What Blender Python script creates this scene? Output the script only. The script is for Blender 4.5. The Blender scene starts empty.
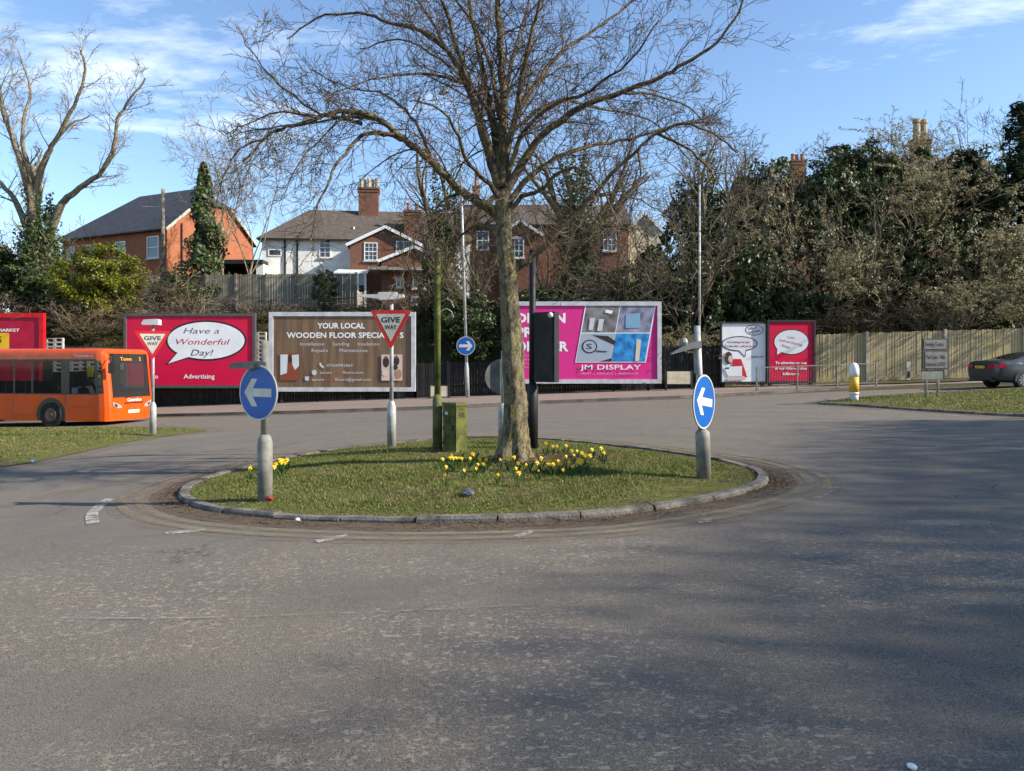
import bpy, bmesh, math, random
from math import radians, sin, cos, pi, sqrt, tan, atan2
from mathutils import Vector, Matrix, noise

# ------------------------------------------------------------------ camera, sky, sun, exposure
scene = bpy.context.scene
C = scene.collection
F, HY, EYE, S = 737.0, 365.0, 1.6, 0.035        # focal length in px, horizon row, eye height, cross slope of the ground
cam_d = bpy.data.cameras.new("camera"); cam = bpy.data.objects.new("camera", cam_d); C.objects.link(cam)
cam.location = (0, 0, EYE); cam.rotation_euler = (radians(90), 0, 0)
cam_d.sensor_width = 36; cam_d.lens = 36*F/1024; cam_d.shift_y = -(385.5-HY)/1024
cam_d.clip_start = 0.05; cam_d.clip_end = 4000
scene.camera = cam
SUN_EL, SUN_AZ = 30.0, 103.0                    # azimuth clockwise from +Y
sv = Vector((sin(radians(SUN_AZ))*cos(radians(SUN_EL)), cos(radians(SUN_AZ))*cos(radians(SUN_EL)), sin(radians(SUN_EL))))
sun_d = bpy.data.lights.new("sun", 'SUN'); sun = bpy.data.objects.new("sun", sun_d); C.objects.link(sun)
sun_d.energy = 4.6; sun_d.angle = radians(0.55); sun_d.color = (1.0, 0.92, 0.79)
sun.rotation_euler = sv.to_track_quat('Z', 'Y').to_euler(); sun.location = sv*60
w = bpy.data.worlds.new("World"); scene.world = w; w.use_nodes = True
def sky():
    nt = w.node_tree; nt.nodes.clear(); N = nt.nodes.new; L = nt.links.new
    out = N('ShaderNodeOutputWorld'); bg = N('ShaderNodeBackground'); bg.inputs[1].default_value = 0.13
    st = N('ShaderNodeTexSky'); st.sky_type = 'NISHITA'; st.sun_disc = False
    st.sun_elevation = radians(SUN_EL); st.sun_rotation = radians(SUN_AZ); st.air_density = 1.0; st.dust_density = 0.3; st.ozone_density = 3.2
    tc = N('ShaderNodeTexCoord')
    # thin cloud on a high flat layer: direction / height
    sep = N('ShaderNodeSeparateXYZ'); L(tc.outputs['Generated'], sep.inputs[0])
    mz = N('ShaderNodeMath'); mz.operation = 'MAXIMUM'; mz.inputs[1].default_value = 0.04; L(sep.outputs[2], mz.inputs[0])
    dx = N('ShaderNodeMath'); dx.operation = 'DIVIDE'; L(sep.outputs[0], dx.inputs[0]); L(mz.outputs[0], dx.inputs[1])
    dy = N('ShaderNodeMath'); dy.operation = 'DIVIDE'; L(sep.outputs[1], dy.inputs[0]); L(mz.outputs[0], dy.inputs[1])
    cb = N('ShaderNodeCombineXYZ'); L(dx.outputs[0], cb.inputs[0]); L(dy.outputs[0], cb.inputs[1])
    mp = N('ShaderNodeMapping'); mp.inputs['Rotation'].default_value = (0, 0, radians(25)); mp.inputs['Scale'].default_value = (0.6, 1.0, 1)
    mp.inputs['Location'].default_value = (3.1, 1.7, 0)
    L(cb.outputs[0], mp.inputs[0])
    n1 = N('ShaderNodeTexNoise'); n1.inputs['Scale'].default_value = 3.0; n1.inputs['Detail'].default_value = 9; n1.inputs['Roughness'].default_value = .64; n1.inputs['Distortion'].default_value = .25
    L(mp.outputs[0], n1.inputs[0])
    # two cloud fields: upper left and top right
    def blob(cx, cy, rx, ry):
        ax = N('ShaderNodeMath'); ax.operation = 'SUBTRACT'; L(dx.outputs[0], ax.inputs[0]); ax.inputs[1].default_value = cx
        ay = N('ShaderNodeMath'); ay.operation = 'SUBTRACT'; L(dy.outputs[0], ay.inputs[0]); ay.inputs[1].default_value = cy
        c2 = N('ShaderNodeCombineXYZ'); 
        sx = N('ShaderNodeMath'); sx.operation = 'DIVIDE'; L(ax.outputs[0], sx.inputs[0]); sx.inputs[1].default_value = rx
        sy = N('ShaderNodeMath'); sy.operation = 'DIVIDE'; L(ay.outputs[0], sy.inputs[0]); sy.inputs[1].default_value = ry
        L(sx.outputs[0], c2.inputs[0]); L(sy.outputs[0], c2.inputs[1])
        ln = N('ShaderNodeVectorMath'); ln.operation = 'LENGTH'; L(c2.outputs[0], ln.inputs[0])
        mr = N('ShaderNodeMapRange'); mr.inputs[1].default_value = 1.0; mr.inputs[2].default_value = 0.0; mr.inputs[3].default_value = 0; mr.inputs[4].default_value = 1; mr.clamp = True
        L(ln.outputs['Value'], mr.inputs[0]); return mr.outputs[0]
    # px (x,y) -> direction ((x-512)/F, 1, (365-y)/F) -> layer coords
    a = blob(-1.30, 2.6, 1.5, 1.5); b = blob(1.30, 2.16, .85, .42)
    mx = N('ShaderNodeMath'); mx.operation = 'MAXIMUM'; L(a, mx.inputs[0]); L(b, mx.inputs[1])
    ad = N('ShaderNodeMath'); ad.operation = 'MULTIPLY_ADD'; L(mx.outputs[0], ad.inputs[0]); ad.inputs[1].default_value = 0.28; L(n1.outputs[0], ad.inputs[2])
    cr = N('ShaderNodeMapRange'); cr.inputs[1].default_value = .655; cr.inputs[2].default_value = .95; cr.inputs[3].default_value = 0; cr.inputs[4].default_value = .6; cr.clamp = True
    L(ad.outputs[0], cr.inputs[0])
    mix = N('ShaderNodeMix'); mix.data_type = 'RGBA'; L(cr.outputs[0], mix.inputs[0]); L(st.outputs[0], mix.inputs[6]); mix.inputs[7].default_value = (6.6, 7.0, 7.4, 1)
    L(mix.outputs[2], bg.inputs[0]); L(bg.outputs[0], out.inputs[0])
sky()
vs = scene.view_settings; vs.view_transform = 'Standard'; vs.look = 'None'; vs.exposure = 0.92; vs.gamma = 1; vs.use_curve_mapping = False

# ------------------------------------------------------------------ helpers
def lin(r, g, b):
    f = lambda c: (c/255/12.92 if c/255 <= .04045 else ((c/255+.055)/1.055)**2.4)
    return (f(r), f(g), f(b))
MATS = {}
class NT:
    def __init__(s, name):
        s.m = bpy.data.materials.new(name); s.m.use_nodes = True; s.nt = s.m.node_tree
        s.b = s.nt.nodes['Principled BSDF']; s.out = s.nt.nodes['Material Output']; MATS[name] = s.m
    def N(s, t, **k):
        n = s.nt.nodes.new(t)
        for a, v in k.items(): setattr(n, a, v)
        return n
    def L(s, a, b): s.nt.links.new(a, b)
    def pos(s, scale=(1, 1, 1), obj=False):
        mp = s.N('ShaderNodeMapping'); mp.inputs['Scale'].default_value = scale
        if obj: s.L(s.N('ShaderNodeTexCoord').outputs['Object'], mp.inputs[0])
        else: s.L(s.N('ShaderNodeNewGeometry').outputs['Position'], mp.inputs[0])
        return mp.outputs[0]
    def noise(s, co, scale, detail=4, rough=.55, dist=0):
        n = s.N('ShaderNodeTexNoise'); n.inputs['Scale'].default_value = scale; n.inputs['Detail'].default_value = detail
        n.inputs['Roughness'].default_value = rough; n.inputs['Distortion'].default_value = dist; s.L(co, n.inputs[0]); return n.outputs[0]
    def ramp(s, v, a, b, lo=0., hi=1.):
        r = s.N('ShaderNodeMapRange'); r.clamp = True; r.interpolation_type = 'SMOOTHSTEP'
        for i, x in enumerate((a, b, lo, hi)): r.inputs[i+1].default_value = x
        s.L(v, r.inputs[0]); return r.outputs[0]
    def mix(s, f, a, b, mode='MIX'):
        n = s.N('ShaderNodeMix', data_type='RGBA', blend_type=mode)
        if isinstance(f, (int, float)): n.inputs[0].default_value = f
        else: s.L(f, n.inputs[0])
        for i, c in ((6, a), (7, b)):
            if isinstance(c, tuple): n.inputs[i].default_value = (*c[:3], 1)
            else: s.L(c, n.inputs[i])
        return n.outputs[2]
    def math(s, op, a, b):
        n = s.N('ShaderNodeMath', operation=op)
        for i, c in ((0, a), (1, b)):
            if isinstance(c, (int, float)): n.inputs[i].default_value = c
            else: s.L(c, n.inputs[i])
        return n.outputs[0]
    def col(s, c):
        if isinstance(c, tuple): s.b.inputs['Base Color'].default_value = (*c[:3], 1)
        else: s.L(c, s.b.inputs['Base Color'])
    def bump(s, h, strength=.4, dist=.01):
        n = s.N('ShaderNodeBump'); n.inputs['Strength'].default_value = strength; n.inputs['Distance'].default_value = dist
        s.L(h, n.inputs['Height']); s.L(n.outputs[0], s.b.inputs['Normal'])
    def rough(s, v): 
        if isinstance(v, (int, float)): s.b.inputs['Roughness'].default_value = v
        else: s.L(v, s.b.inputs['Roughness'])
    def spec(s, v): s.b.inputs['Specular IOR Level'].default_value = v
    def alpha(s, a):
        t = s.N('ShaderNodeBsdfTransparent'); mx = s.N('ShaderNodeMixShader'); s.L(a, mx.inputs[0]); s.L(t.outputs[0], mx.inputs[1]); s.L(s.b.outputs[0], mx.inputs[2]); s.L(mx.outputs[0], s.out.inputs[0])

def mat(name, c, rough=.6, metal=0., var=.18, scale=3., spec=.4, bump=0., bscale=40., obj=True, grime=None):
    """painted / plain surface with uneven tone"""
    if name in MATS: return MATS[name]
    t = NT(name); co = t.pos(obj=obj)
    n = t.noise(co, scale, 6, .65)
    c2 = tuple(x*(1-var*1.6) for x in c); c1 = tuple(min(1, x*(1+var*.6)) for x in c)
    cc = t.mix(t.ramp(n, .3, .7), c2, c1)
    if grime: cc = t.mix(t.ramp(t.noise(co, scale*3.1, 7, .7), .52, .72, 0, grime[1]), cc, grime[0])
    t.col(cc); t.rough(t.ramp(n, .2, .8, min(1, rough+.1), max(.02, rough-.1))); t.spec(spec); t.b.inputs['Metallic'].default_value = metal
    if bump: t.bump(t.noise(co, bscale, 5, .6), bump, .02)
    return t.m

class MB:
    def __init__(s, *mats): s.v = []; s.f = []; s.m = []; s.mats = [m for m in mats]; s.M = None; s.uv = None
    def mi(s, m):
        if m is None: return 0
        if m not in s.mats: s.mats.append(m)
        return s.mats.index(m)
    def add(s, vs, fs, m=None):
        o = len(s.v); k = s.mi(m)
        if s.M is not None: vs = [s.M @ Vector(p) for p in vs]
        s.v.extend([tuple(p) for p in vs]); s.f.extend([tuple(i+o for i in f) for f in fs]); s.m.extend([k]*len(fs))
    def box(s, c, d, m=None, rz=0, ry=0):
        x, y, z = d[0]/2, d[1]/2, d[2]/2
        R = Matrix.Rotation(rz, 3, 'Z') @ Matrix.Rotation(ry, 3, 'Y'); c = Vector(c)
        vs = [c + R @ Vector((a*x, b*y, e*z)) for a in (-1, 1) for b in (-1, 1) for e in (-1, 1)]
        s.add(vs, [(0, 1, 3, 2), (4, 6, 7, 5), (0, 4, 5, 1), (2, 3, 7, 6), (0, 2, 6, 4), (1, 5, 7, 3)], m)
    def bar(s, a, b, wd, ht, m=None):
        a, b = Vector(a), Vector(b); d = (b-a); L = d.length; d.normalize()
        up = Vector((0, 0, 1)) if abs(d.z) < .95 else Vector((0, 1, 0))
        x = d.cross(up).normalized(); y = x.cross(d)
        vs = [p + x*i*wd/2 + y*j*ht/2 for p in (a, b) for i, j in ((-1, -1), (1, -1), (1, 1), (-1, 1))]
        s.add(vs, [(3, 2, 1, 0), (4, 5, 6, 7), (0, 1, 5, 4), (1, 2, 6, 5), (2, 3, 7, 6), (3, 0, 4, 7)], m)
    def tube(s, pts, rad, sides=6, m=None, cap=True):
        n = len(pts); vs = []; fs = []
        px = None
        for i in range(n):
            p = pts[i]; d = (pts[min(i+1, n-1)] - pts[max(i-1, 0)])
            if d.length < 1e-9: d = Vector((0, 0, 1))
            d.normalize()
            if px is None:
                px = d.cross(Vector((.31, .95, .05)))
                if px.length < .1: px = d.cross(Vector((1, 0, 0)))
            px = (px - d*px.dot(d)).normalized(); py = d.cross(px)
            r = rad[i] if isinstance(rad, (list, tuple)) else rad
            for k in range(sides):
                a = 2*pi*k/sides; vs.append(p + px*(r*cos(a)) + py*(r*sin(a)))
        for i in range(n-1):
            for k in range(sides):
                k2 = (k+1) % sides
                fs.append((i*sides+k, i*sides+k2, (i+1)*sides+k2, (i+1)*sides+k))
        if cap:
            fs.append(tuple(range(sides-1, -1, -1))); fs.append(tuple((n-1)*sides+k for k in range(sides)))
        s.add(vs, fs, m)
    def lathe(s, prof, sides=16, m=None, c=(0, 0, 0)):
        vs = []; fs = []; n = len(prof)
        for r, z in prof:
            for k in range(sides): vs.append((c[0]+r*cos(2*pi*k/sides), c[1]+r*sin(2*pi*k/sides), c[2]+z))
        for i in range(n-1):
            for k in range(sides):
                k2 = (k+1) % sides; fs.append((i*sides+k, i*sides+k2, (i+1)*sides+k2, (i+1)*sides+k))
        fs.append(tuple(range(sides-1, -1, -1))); fs.append(tuple((n-1)*sides+k for k in range(sides)))
        s.add(vs, fs, m)
    def prism(s, poly, y0, y1, m=None):
        """poly in (x,z), thickness y0..y1 (y0 the front, towards -Y)"""
        n = len(poly); vs = [(x, y0, z) for x, z in poly] + [(x, y1, z) for x, z in poly]
        s.add(vs, [tuple(range(n)), tuple(range(2*n-1, n-1, -1))] + [((i+1) % n, i, n+i, n+(i+1) % n) for i in range(n)], m)
    def flat(s, poly, y, m=None): s.add([(x, y, z) for x, z in poly], [tuple(range(len(poly)))], m)
    def quad(s, *p, m=None): s.add(p, [tuple(range(len(p)))], m)
    def text(s, txt, x, z, size, y, m, align='CENTER', bold=0., shear=0., width=None, M=None):
        vs, fs = text_geo(txt, bold, shear)
        xs = [p[0] for p in vs]; x0, x1 = min(xs), max(xs)
        sx = size if width is None else width/(x1-x0)
        off = {'CENTER': (x0+x1)/2, 'LEFT': x0, 'RIGHT': x1}[align]
        pts = [((p[0]-off)*sx, 0, p[1]*size) for p in vs]
        if M is not None: pts = [M @ Vector(p) for p in pts]
        s.add([(x+p[0], y+p[1], z+p[2]) for p in pts], fs, m)
    def build(s, name, parent=None, smooth=False, loc=None):
        me = bpy.data.meshes.new(name); me.from_pydata(s.v, [], s.f); me.update()
        for m in s.mats: me.materials.append(m)
        if len(s.mats) > 1: me.polygons.foreach_set('material_index', s.m)
        if smooth: me.polygons.foreach_set('use_smooth', [True]*len(me.polygons))
        o = bpy.data.objects.new(name, me); C.objects.link(o)
        if parent: o.parent = parent
        if loc: o.location = loc
        return o
_TG = {}
def text_geo(txt, bold=0., shear=0.):
    k = (txt, bold, shear)
    if k in _TG: return _TG[k]
    cu = bpy.data.curves.new('lettering', 'FONT'); cu.body = txt; cu.size = 1.37; cu.offset = bold; cu.shear = shear; cu.resolution_u = 2
    o = bpy.data.objects.new('lettering', cu); C.objects.link(o)
    me = bpy.data.meshes.new_from_object(o.evaluated_get(bpy.context.evaluated_depsgraph_get()))
    r = ([tuple(v.co) for v in me.vertices], [tuple(p.vertices) for p in me.polygons])
    C.objects.unlink(o); bpy.data.objects.remove(o); bpy.data.curves.remove(cu); bpy.data.meshes.remove(me)
    _TG[k] = r; return r
def ell(cx, cz, rx, rz, n=28, a0=0, a1=2*pi): return [(cx+rx*cos(a0+(a1-a0)*i/n), cz+rz*sin(a0+(a1-a0)*i/n)) for i in range(n)]

def tag(o, label, cat, group=None):
    o['label'] = label; o['category'] = cat
    if group: o['group'] = group
    return o
def thing(name, label, cat, loc=(0, 0, 0), rz=0, group=None):
    o = bpy.data.objects.new(name, None); C.objects.link(o); o.location = loc; o.rotation_euler = (0, 0, rz); o.empty_display_size = .2
    return tag(o, label, cat, group)
def dup(root, loc=None, rz=None, label=None):
    r = root.copy(); C.objects.link(r)
    if loc is not None: r.location = loc
    if rz is not None: r.rotation_euler = (0, 0, rz)
    if label: r['label'] = label
    for ch in list(root.children):
        c = ch.copy(); C.objects.link(c); c.parent = r
        for g in list(ch.children):
            d = g.copy(); C.objects.link(d); d.parent = c
    return r
def struct(o, kind='structure'): o['kind'] = kind; return o

def G(px, py, dz=0.):
    """pixel -> point on the (tilted) ground raised by dz"""
    Y = F*(EYE-dz)/(py-HY+S*(px-512)); X = (px-512)*Y/F
    return Vector((X, Y, S*X+dz))
def P(px, py, Y): return Vector(((px-512)*Y/F, Y, EYE+(HY-py)*Y/F))
def sm(a, b, x): t = min(1, max(0, (x-a)/(b-a))); return t*t*(3-2*t)
def clampx(X): return max(-70, min(70, X))
BANK0, BANK1 = 34.6, 42.5
def bank(X, Y):
    h = sm(BANK0, BANK1, Y)*(4.9 + .25*noise.noise((X*.13, Y*.13, 0)))
    return S*clampx(X)*(1-.3*sm(BANK0, BANK1, Y)) + .2*sm(30, 34, Y) + h

# ------------------------------------------------------------------ materials
def asphalt():
    t = NT('asphalt'); co = t.pos()
    fine = t.noise(co, 110, 4, .75); big = t.noise(co, .35, 5, .6, .3); mid = t.noise(co, 2.2, 5, .6)
    base = t.mix(t.ramp(fine, .36, .66), (.060, .050, .039), (.282, .238, .186))
    base = t.mix(t.ramp(big, .38, .64, 0, .5), base, (.145, .129, .113))
    base = t.mix(t.ramp(mid, .5, .72, 0, .3), base, (.085, .083, .083))
    # worn pale patches where the surface dressing is lost
    mask = t.ramp(t.noise(co, .42, 3, .5), .34, .58)
    near = t.N('ShaderNodeSeparateXYZ'); t.L(t.N('ShaderNodeNewGeometry').outputs['Position'], near.inputs[0])
    mask = t.math('MULTIPLY', mask, t.ramp(near.outputs[1], 8.2, 5.6))
    co2 = t.pos((1, 1.25, 1))
    sp = t.noise(co2, 18, 5, .66, .3)
    spots = t.math('MULTIPLY', t.ramp(sp, .562, .625), mask)
    sp2 = t.math('MULTIPLY', t.ramp(t.noise(co2, 38, 4, .65), .55, .64), t.math('MAXIMUM', mask, .25))
    spots = t.math('MULTIPLY', t.math('MAXIMUM', spots, t.math('MULTIPLY', sp2, .7)), t.ramp(fine, .25, .5, .45, 1))
    base = t.mix(t.math('MULTIPLY', spots, .8), base, (.43, .36, .275))
    # thin lengthwise tracks
    co3 = t.pos((.12, 2.6, 1)); tr = t.noise(co3, 1.5, 4, .6)
    base = t.mix(t.ramp(tr, .56, .70, 0, .12), base, (.055, .055, .058))
    base = t.mix(t.ramp(tr, .40, .28, 0, .14), base, (.22, .20, .175))
    sx_ = t.N('ShaderNodeVectorMath', operation='DISTANCE'); t.L(co, sx_.inputs[0]); sx_.inputs[1].default_value = (-.35, 11.0, 0)
    rg = t.math('FRACT', t.math('ADD', t.math('DIVIDE', sx_.outputs['Value'], 1.75), t.math('MULTIPLY', big, .5)), 0); base = t.mix(t.math('MULTIPLY', t.ramp(t.math('ABSOLUTE', t.math('SUBTRACT', rg, .5), 0), .28, .05), .13), base, (.075, .07, .066))
    oil = t.noise(co, .9, 6, .7, .8); base = t.mix(t.ramp(oil, .62, .74, 0, .35), base, (.045, .043, .042))
    v = t.N('ShaderNodeTexVoronoi', feature='DISTANCE_TO_EDGE'); v.inputs['Scale'].default_value = .33; 
    wv = t.N('ShaderNodeVectorMath', operation='ADD'); t.L(co, wv.inputs[0])
    nn = t.N('ShaderNodeTexNoise'); nn.inputs['Scale'].default_value = 1.4; nn.inputs['Detail'].default_value = 5; t.L(co, nn.inputs[0]); t.L(nn.outputs[1], wv.inputs[1]); t.L(wv.outputs[0], v.inputs[0])
    crack = t.math('MULTIPLY', t.ramp(v.outputs[0], .006, .001), t.ramp(big, .5, .6))
    base = t.mix(t.math('MULTIPLY', crack, .55), base, (.03, .028, .027))
    t.col(base); t.rough(.82); t.spec(.3)
    t.bump(fine, .8, .012); return t.m
M_ASPH = asphalt()
def pave():
    t = NT('footway_tarmac'); co = t.pos(); n = t.noise(co, 60, 4, .7); b = t.noise(co, .8, 5)
    c = t.mix(t.ramp(n, .3, .7), (.15, .105, .082), (.29, .215, .17)); c = t.mix(t.ramp(b, .45, .7, 0, .5), c, (.16, .13, .11))
    t.col(c); t.rough(.9); t.bump(n, .5, .008); return t.m
M_PAVE = pave()
def soil(name, a, b, c3):
    t = NT(name); co = t.pos(); n = t.noise(co, 7, 7, .7); k = t.noise(co, 1.1, 4, .6)
    c = t.mix(t.ramp(n, .3, .7), a, b); c = t.mix(t.ramp(k, .45, .65), c, c3); t.col(c); t.rough(.95); t.spec(.1); t.bump(n, .6, .03); return t.m
M_TURF = soil('turf', (.08, .085, .02), (.15, .14, .042), (.13, .10, .05))
M_BANK = soil('bank_soil', (.05, .045, .02), (.12, .09, .045), (.06, .065, .02))
M_KERB = mat('kerb_stone', (.185, .165, .14), .95, var=.45, scale=3.5, bump=.9, obj=False, grime=((.06, .052, .033), .8))
M_KERBF = mat('far_kerb', (.13, .115, .1), .9, var=.3, scale=1.5, bump=.3, obj=False)
def worn(name, c, a0, a1, sc=9, top=1., grain=.5):
    t = NT(name); co = t.pos(); n = t.noise(co, sc, 7, .68); n2 = t.noise(co, 70, 3, .7)
    t.col(t.mix(t.ramp(n2, .3, .7), tuple(x*.7 for x in c), c)); t.rough(.9); t.spec(.2); t.alpha(t.math('MULTIPLY', t.ramp(n, a0, a1, 0, top), t.ramp(n2, .25, .55, grain, 1))); return t.m
M_WHITE = worn('worn_white_paint', (.46, .44, .40), .30, .62)
M_FAINT = worn('faint_white_paint', (.40, .37, .33), .40, .74, 7, .8)
M_SAND = worn('sandy_grit', (.27, .22, .155), .30, .72, 2.2, .62)
M_YEL = worn('worn_yellow_paint', (.34, .27, .165), .28, .70, 3.0, .62)
M_DIRT = worn('kerbside_dirt', (.17, .122, .082), .28, .64, 5.5, .85)

def leafmat(name, cols, rough=.55, trans=.25, patch=None):
    t = NT(name); rnd = t.N('ShaderNodeNewGeometry').outputs['Random Per Island']
    cr = t.N('ShaderNodeValToRGB'); e = cr.color_ramp.elements
    e[0].position = 0; e[0].color = (*cols[0], 1); e[1].position = 1; e[1].color = (*cols[-1], 1)
    for i, c in enumerate(cols[1:-1]): q = e.new((i+1)/(len(cols)-1)); q.color = (*c, 1)
    t.L(rnd, cr.inputs[0])
    cc = cr.outputs[0]
    if patch:
        co = t.pos(); cc = t.mix(t.ramp(t.noise(co, 1.1, 6, .7, .6), .47, .66, 0, .7), cc, patch[0]); cc = t.mix(t.ramp(t.noise(co, 2.3, 5, .65), .54, .68, 0, .75), cc, patch[1])
    t.col(cc); t.rough(rough); t.spec(.35)
    tr = t.N('ShaderNodeBsdfTranslucent'); t.L(cc, tr.inputs[0]); mx = t.N('ShaderNodeMixShader'); mx.inputs[0].default_value = trans
    t.L(t.b.outputs[0], mx.inputs[1]); t.L(tr.outputs[0], mx.inputs[2]); t.L(mx.outputs[0], t.out.inputs[0]); return t.m
M_GRASS = leafmat('grass_blades', [(.070, .098, .016), (.12, .155, .026), (.165, .185, .04), (.225, .185, .08)], .6, .3, ((.215, .185, .075), (.10, .165, .02)))
M_ROUGHG = leafmat('rough_grass', [(.05, .06, .015), (.12, .11, .035), (.20, .155, .075), (.075, .085, .02)], .7, .25)
M_IVY = leafmat('ivy_leaves', [(.014, .026, .008), (.032, .056, .012), (.056, .082, .02), (.10, .115, .035)], .45, .15)
M_IVYL = leafmat('light_ivy_leaves', [(.03, .05, .014), (.05, .078, .02), (.08, .11, .03)], .45, .2)
M_LAUREL = leafmat('yellow_green_leaves', [(.075, .09, .008), (.15, .16, .014), (.24, .235, .025)], .45, .3)
M_CONIF = leafmat('conifer_sprays', [(.012, .022, .010), (.022, .036, .014), (.04, .05, .022)], .6, .1)
M_BLOSS = leafmat('pale_catkins', [(.13, .12, .045), (.29, .25, .13), (.46, .41, .26), (.24, .215, .08)], .7, .3)
M_BROWNL = leafmat('dead_leaves', [(.05, .025, .014), (.11, .055, .03), (.17, .10, .06)], .8, .1)
def bark(name, a, b, lich, f=.5):
    t = NT(name); co = t.pos((1, 1, .5)); n = t.noise(co, 9, 7, .7, .4); n2 = t.noise(co, 26, 5, .7); n3 = t.noise(co, 13, 6, .75, .8)
    c = t.mix(t.ramp(n2, .3, .7), a, b)
    c = t.mix(t.ramp(n, .46, .60, 0, f), c, lich); c = t.mix(t.ramp(n3, .54, .66, 0, .85), c, tuple(x*.28 for x in a)); c = t.mix(t.ramp(t.noise(co, 17, 5, .7), .60, .70, 0, .7), c, (.32, .29, .21))
    t.col(c); t.rough(.95); t.spec(.1); t.bump(t.math('SUBTRACT', n2, t.math('MULTIPLY', t.ramp(n3, .5, .68), .8)), .9, .04); return t.m
M_BARK = bark('tree_bark', (.105, .084, .057), (.25, .21, .145), (.25, .215, .09), .7)
M_BARKB = bark('limb_bark', (.085, .066, .045), (.19, .15, .10), (.25, .20, .07), .6)
M_TWIG = mat('twigs', (.145, .105, .072), .9, var=.4, scale=.8, spec=.1, obj=False)
M_TWIGP = mat('pale_twigs', (.235, .19, .12), .9, var=.4, scale=.8, spec=.1, obj=False)
M_TWIGB = mat('brown_twigs', (.155, .115, .08), .9, var=.4, scale=.8, spec=.1, obj=False)
M_BARKP = bark('pale_bark', (.15, .12, .085), (.30, .25, .18), (.30, .26, .13), .5)

# ------------------------------------------------------------------ ground
def grid(name, x0, x1, nx, y0, y1, ny, zf, m, smooth=True):
    b = MB(m); vs = [(x0+(x1-x0)*i/nx, y0+(y1-y0)*j/ny) for j in range(ny+1) for i in range(nx+1)]
    b.add([(x, y, zf(x, y)) for x, y in vs], [(j*(nx+1)+i, j*(nx+1)+i+1, (j+1)*(nx+1)+i+1, (j+1)*(nx+1)+i) for j in range(ny) for i in range(nx)])
    return b.build(name, smooth=smooth)
def ground_sheet():
    b = MB(M_BANK); xs = [-1500, -500, -200, -100] + [-70+3.5*i for i in range(41)] + [100, 200, 500, 1500]
    ys = [-600, -200, -60, -20, 10, 20, 30] + [33.5+.75*i for i in range(16)] + [47, 50, 55, 60, 70, 90, 130, 200, 400, 1000, 2500]
    nx = len(xs)
    def z(x, y):
        return bank(x, y) - .06
    b.add([(x, y, z(x, y)) for y in ys for x in xs], [(j*nx+i, j*nx+i+1, (j+1)*nx+i+1, (j+1)*nx+i) for j in range(len(ys)-1) for i in range(nx-1)])
    struct(b.build('ground', smooth=True))
ground_sheet()
struct(grid('road', -70, 70, 70, -30, 33.0, 40, lambda x, y: S*x, M_ASPH))
# far footway with kerb
KERB = [G(px, py) for px, py in ((-420, 434), (-200, 427), (0, 421.5), (100, 418), (200, 416), (300, 413.5), (435, 409), (540, 403.5), (680, 398.5), (760, 394.5), (830, 391), (900, 388), (960, 386), (1024, 384), (1150, 381), (1400, 375))]
def footway():
    b = MB(M_PAVE); k = MB(M_KERBF); n = len(KERB)
    vs = []
    for p in KERB:
        for t in (0, .5, 1):
            y = p.y+.12 + (34.9-p.y)*t; vs.append((p.x, y, S*p.x+.115+.14*t))
    b.add(vs, [(i*3+j, (i+1)*3+j, (i+1)*3+j+1, i*3+j+1) for i in range(n-1) for j in range(2)])
    struct(b.build('pavement'))
    vs = []
    for p in KERB: vs += [(p.x, p.y, S*p.x-.02), (p.x, p.y+.015, S*p.x+.115), (p.x, p.y+.12, S*p.x+.118)]
    k.add(vs, [(i*3+j, (i+1)*3+j, (i+1)*3+j+1, i*3+j+1) for i in range(n-1) for j in range(2)])
    struct(k.build('kerb'))
footway()
def strip():
    b = MB(M_BANK); n = 30; vs = []
    for i in range(n+1):
        x = 13+32*i/n; e = .25*noise.noise((x*.9, 3, 1)); y0 = 32.9+e+.3*(x < 14)
        for y in (y0, 35.2): vs.append((x, y, S*x+.115+.14*(y-31)/4+.012))
    b.add(vs, [(2*i, 2*i+2, 2*i+3, 2*i+1) for i in range(n)]); struct(b.build('verge'))
strip()

def smooth_loop(pts, sub=6, closed=True):
    out = []; n = len(pts)
    for i in range(n if closed else n-1):
        g = lambda k: pts[k % n] if closed else pts[max(0, min(n-1, k))]
        p0, p1, p2, p3 = g(i-1), g(i), g(i+1), g(i+2)
        for j in range(sub):
            t = j/sub
            out.append(.5*((2*p1)+(-p0+p2)*t+(2*p0-5*p1+4*p2-p3)*t*t+(-p0+3*p1-3*p2+p3)*t**3))
    if not closed: out.append(pts[-1])
    return out
def resample(loop, step):
    L = [0]; n = len(loop)
    for i in range(n): L.append(L[-1]+(loop[(i+1) % n]-loop[i]).length)
    k = max(8, int(L[-1]/step)); out = []; j = 0
    for q in range(k):
        s_ = L[-1]*q/k
        while L[j+1] < s_: j += 1
        t = (s_-L[j])/max(1e-9, L[j+1]-L[j]); out.append(loop[j].lerp(loop[(j+1) % n], t))
    return out
def offset(loop, d):
    n = len(loop); out = []
    for i in range(n):
        t = loop[(i+1) % n]-loop[i-1]; nn = Vector((t.y, -t.x, 0)).normalized(); out.append(loop[i]+nn*d)
    return out
def area(l): return sum(l[i].x*l[(i+1) % len(l)].y-l[(i+1) % len(l)].x*l[i].y for i in range(len(l)))/2
ISL_PX = [(178, 497), (192, 507), (230, 515), (300, 521), (400, 524), (500, 523), (600, 518), (690, 506), (745, 494), (768, 485), (764, 475), (735, 464.5), (690, 457), (640, 450), (580, 443.5), (515, 439.5), (450, 440), (390, 445), (330, 452), (270, 463), (215, 477), (186, 488)]
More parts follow.
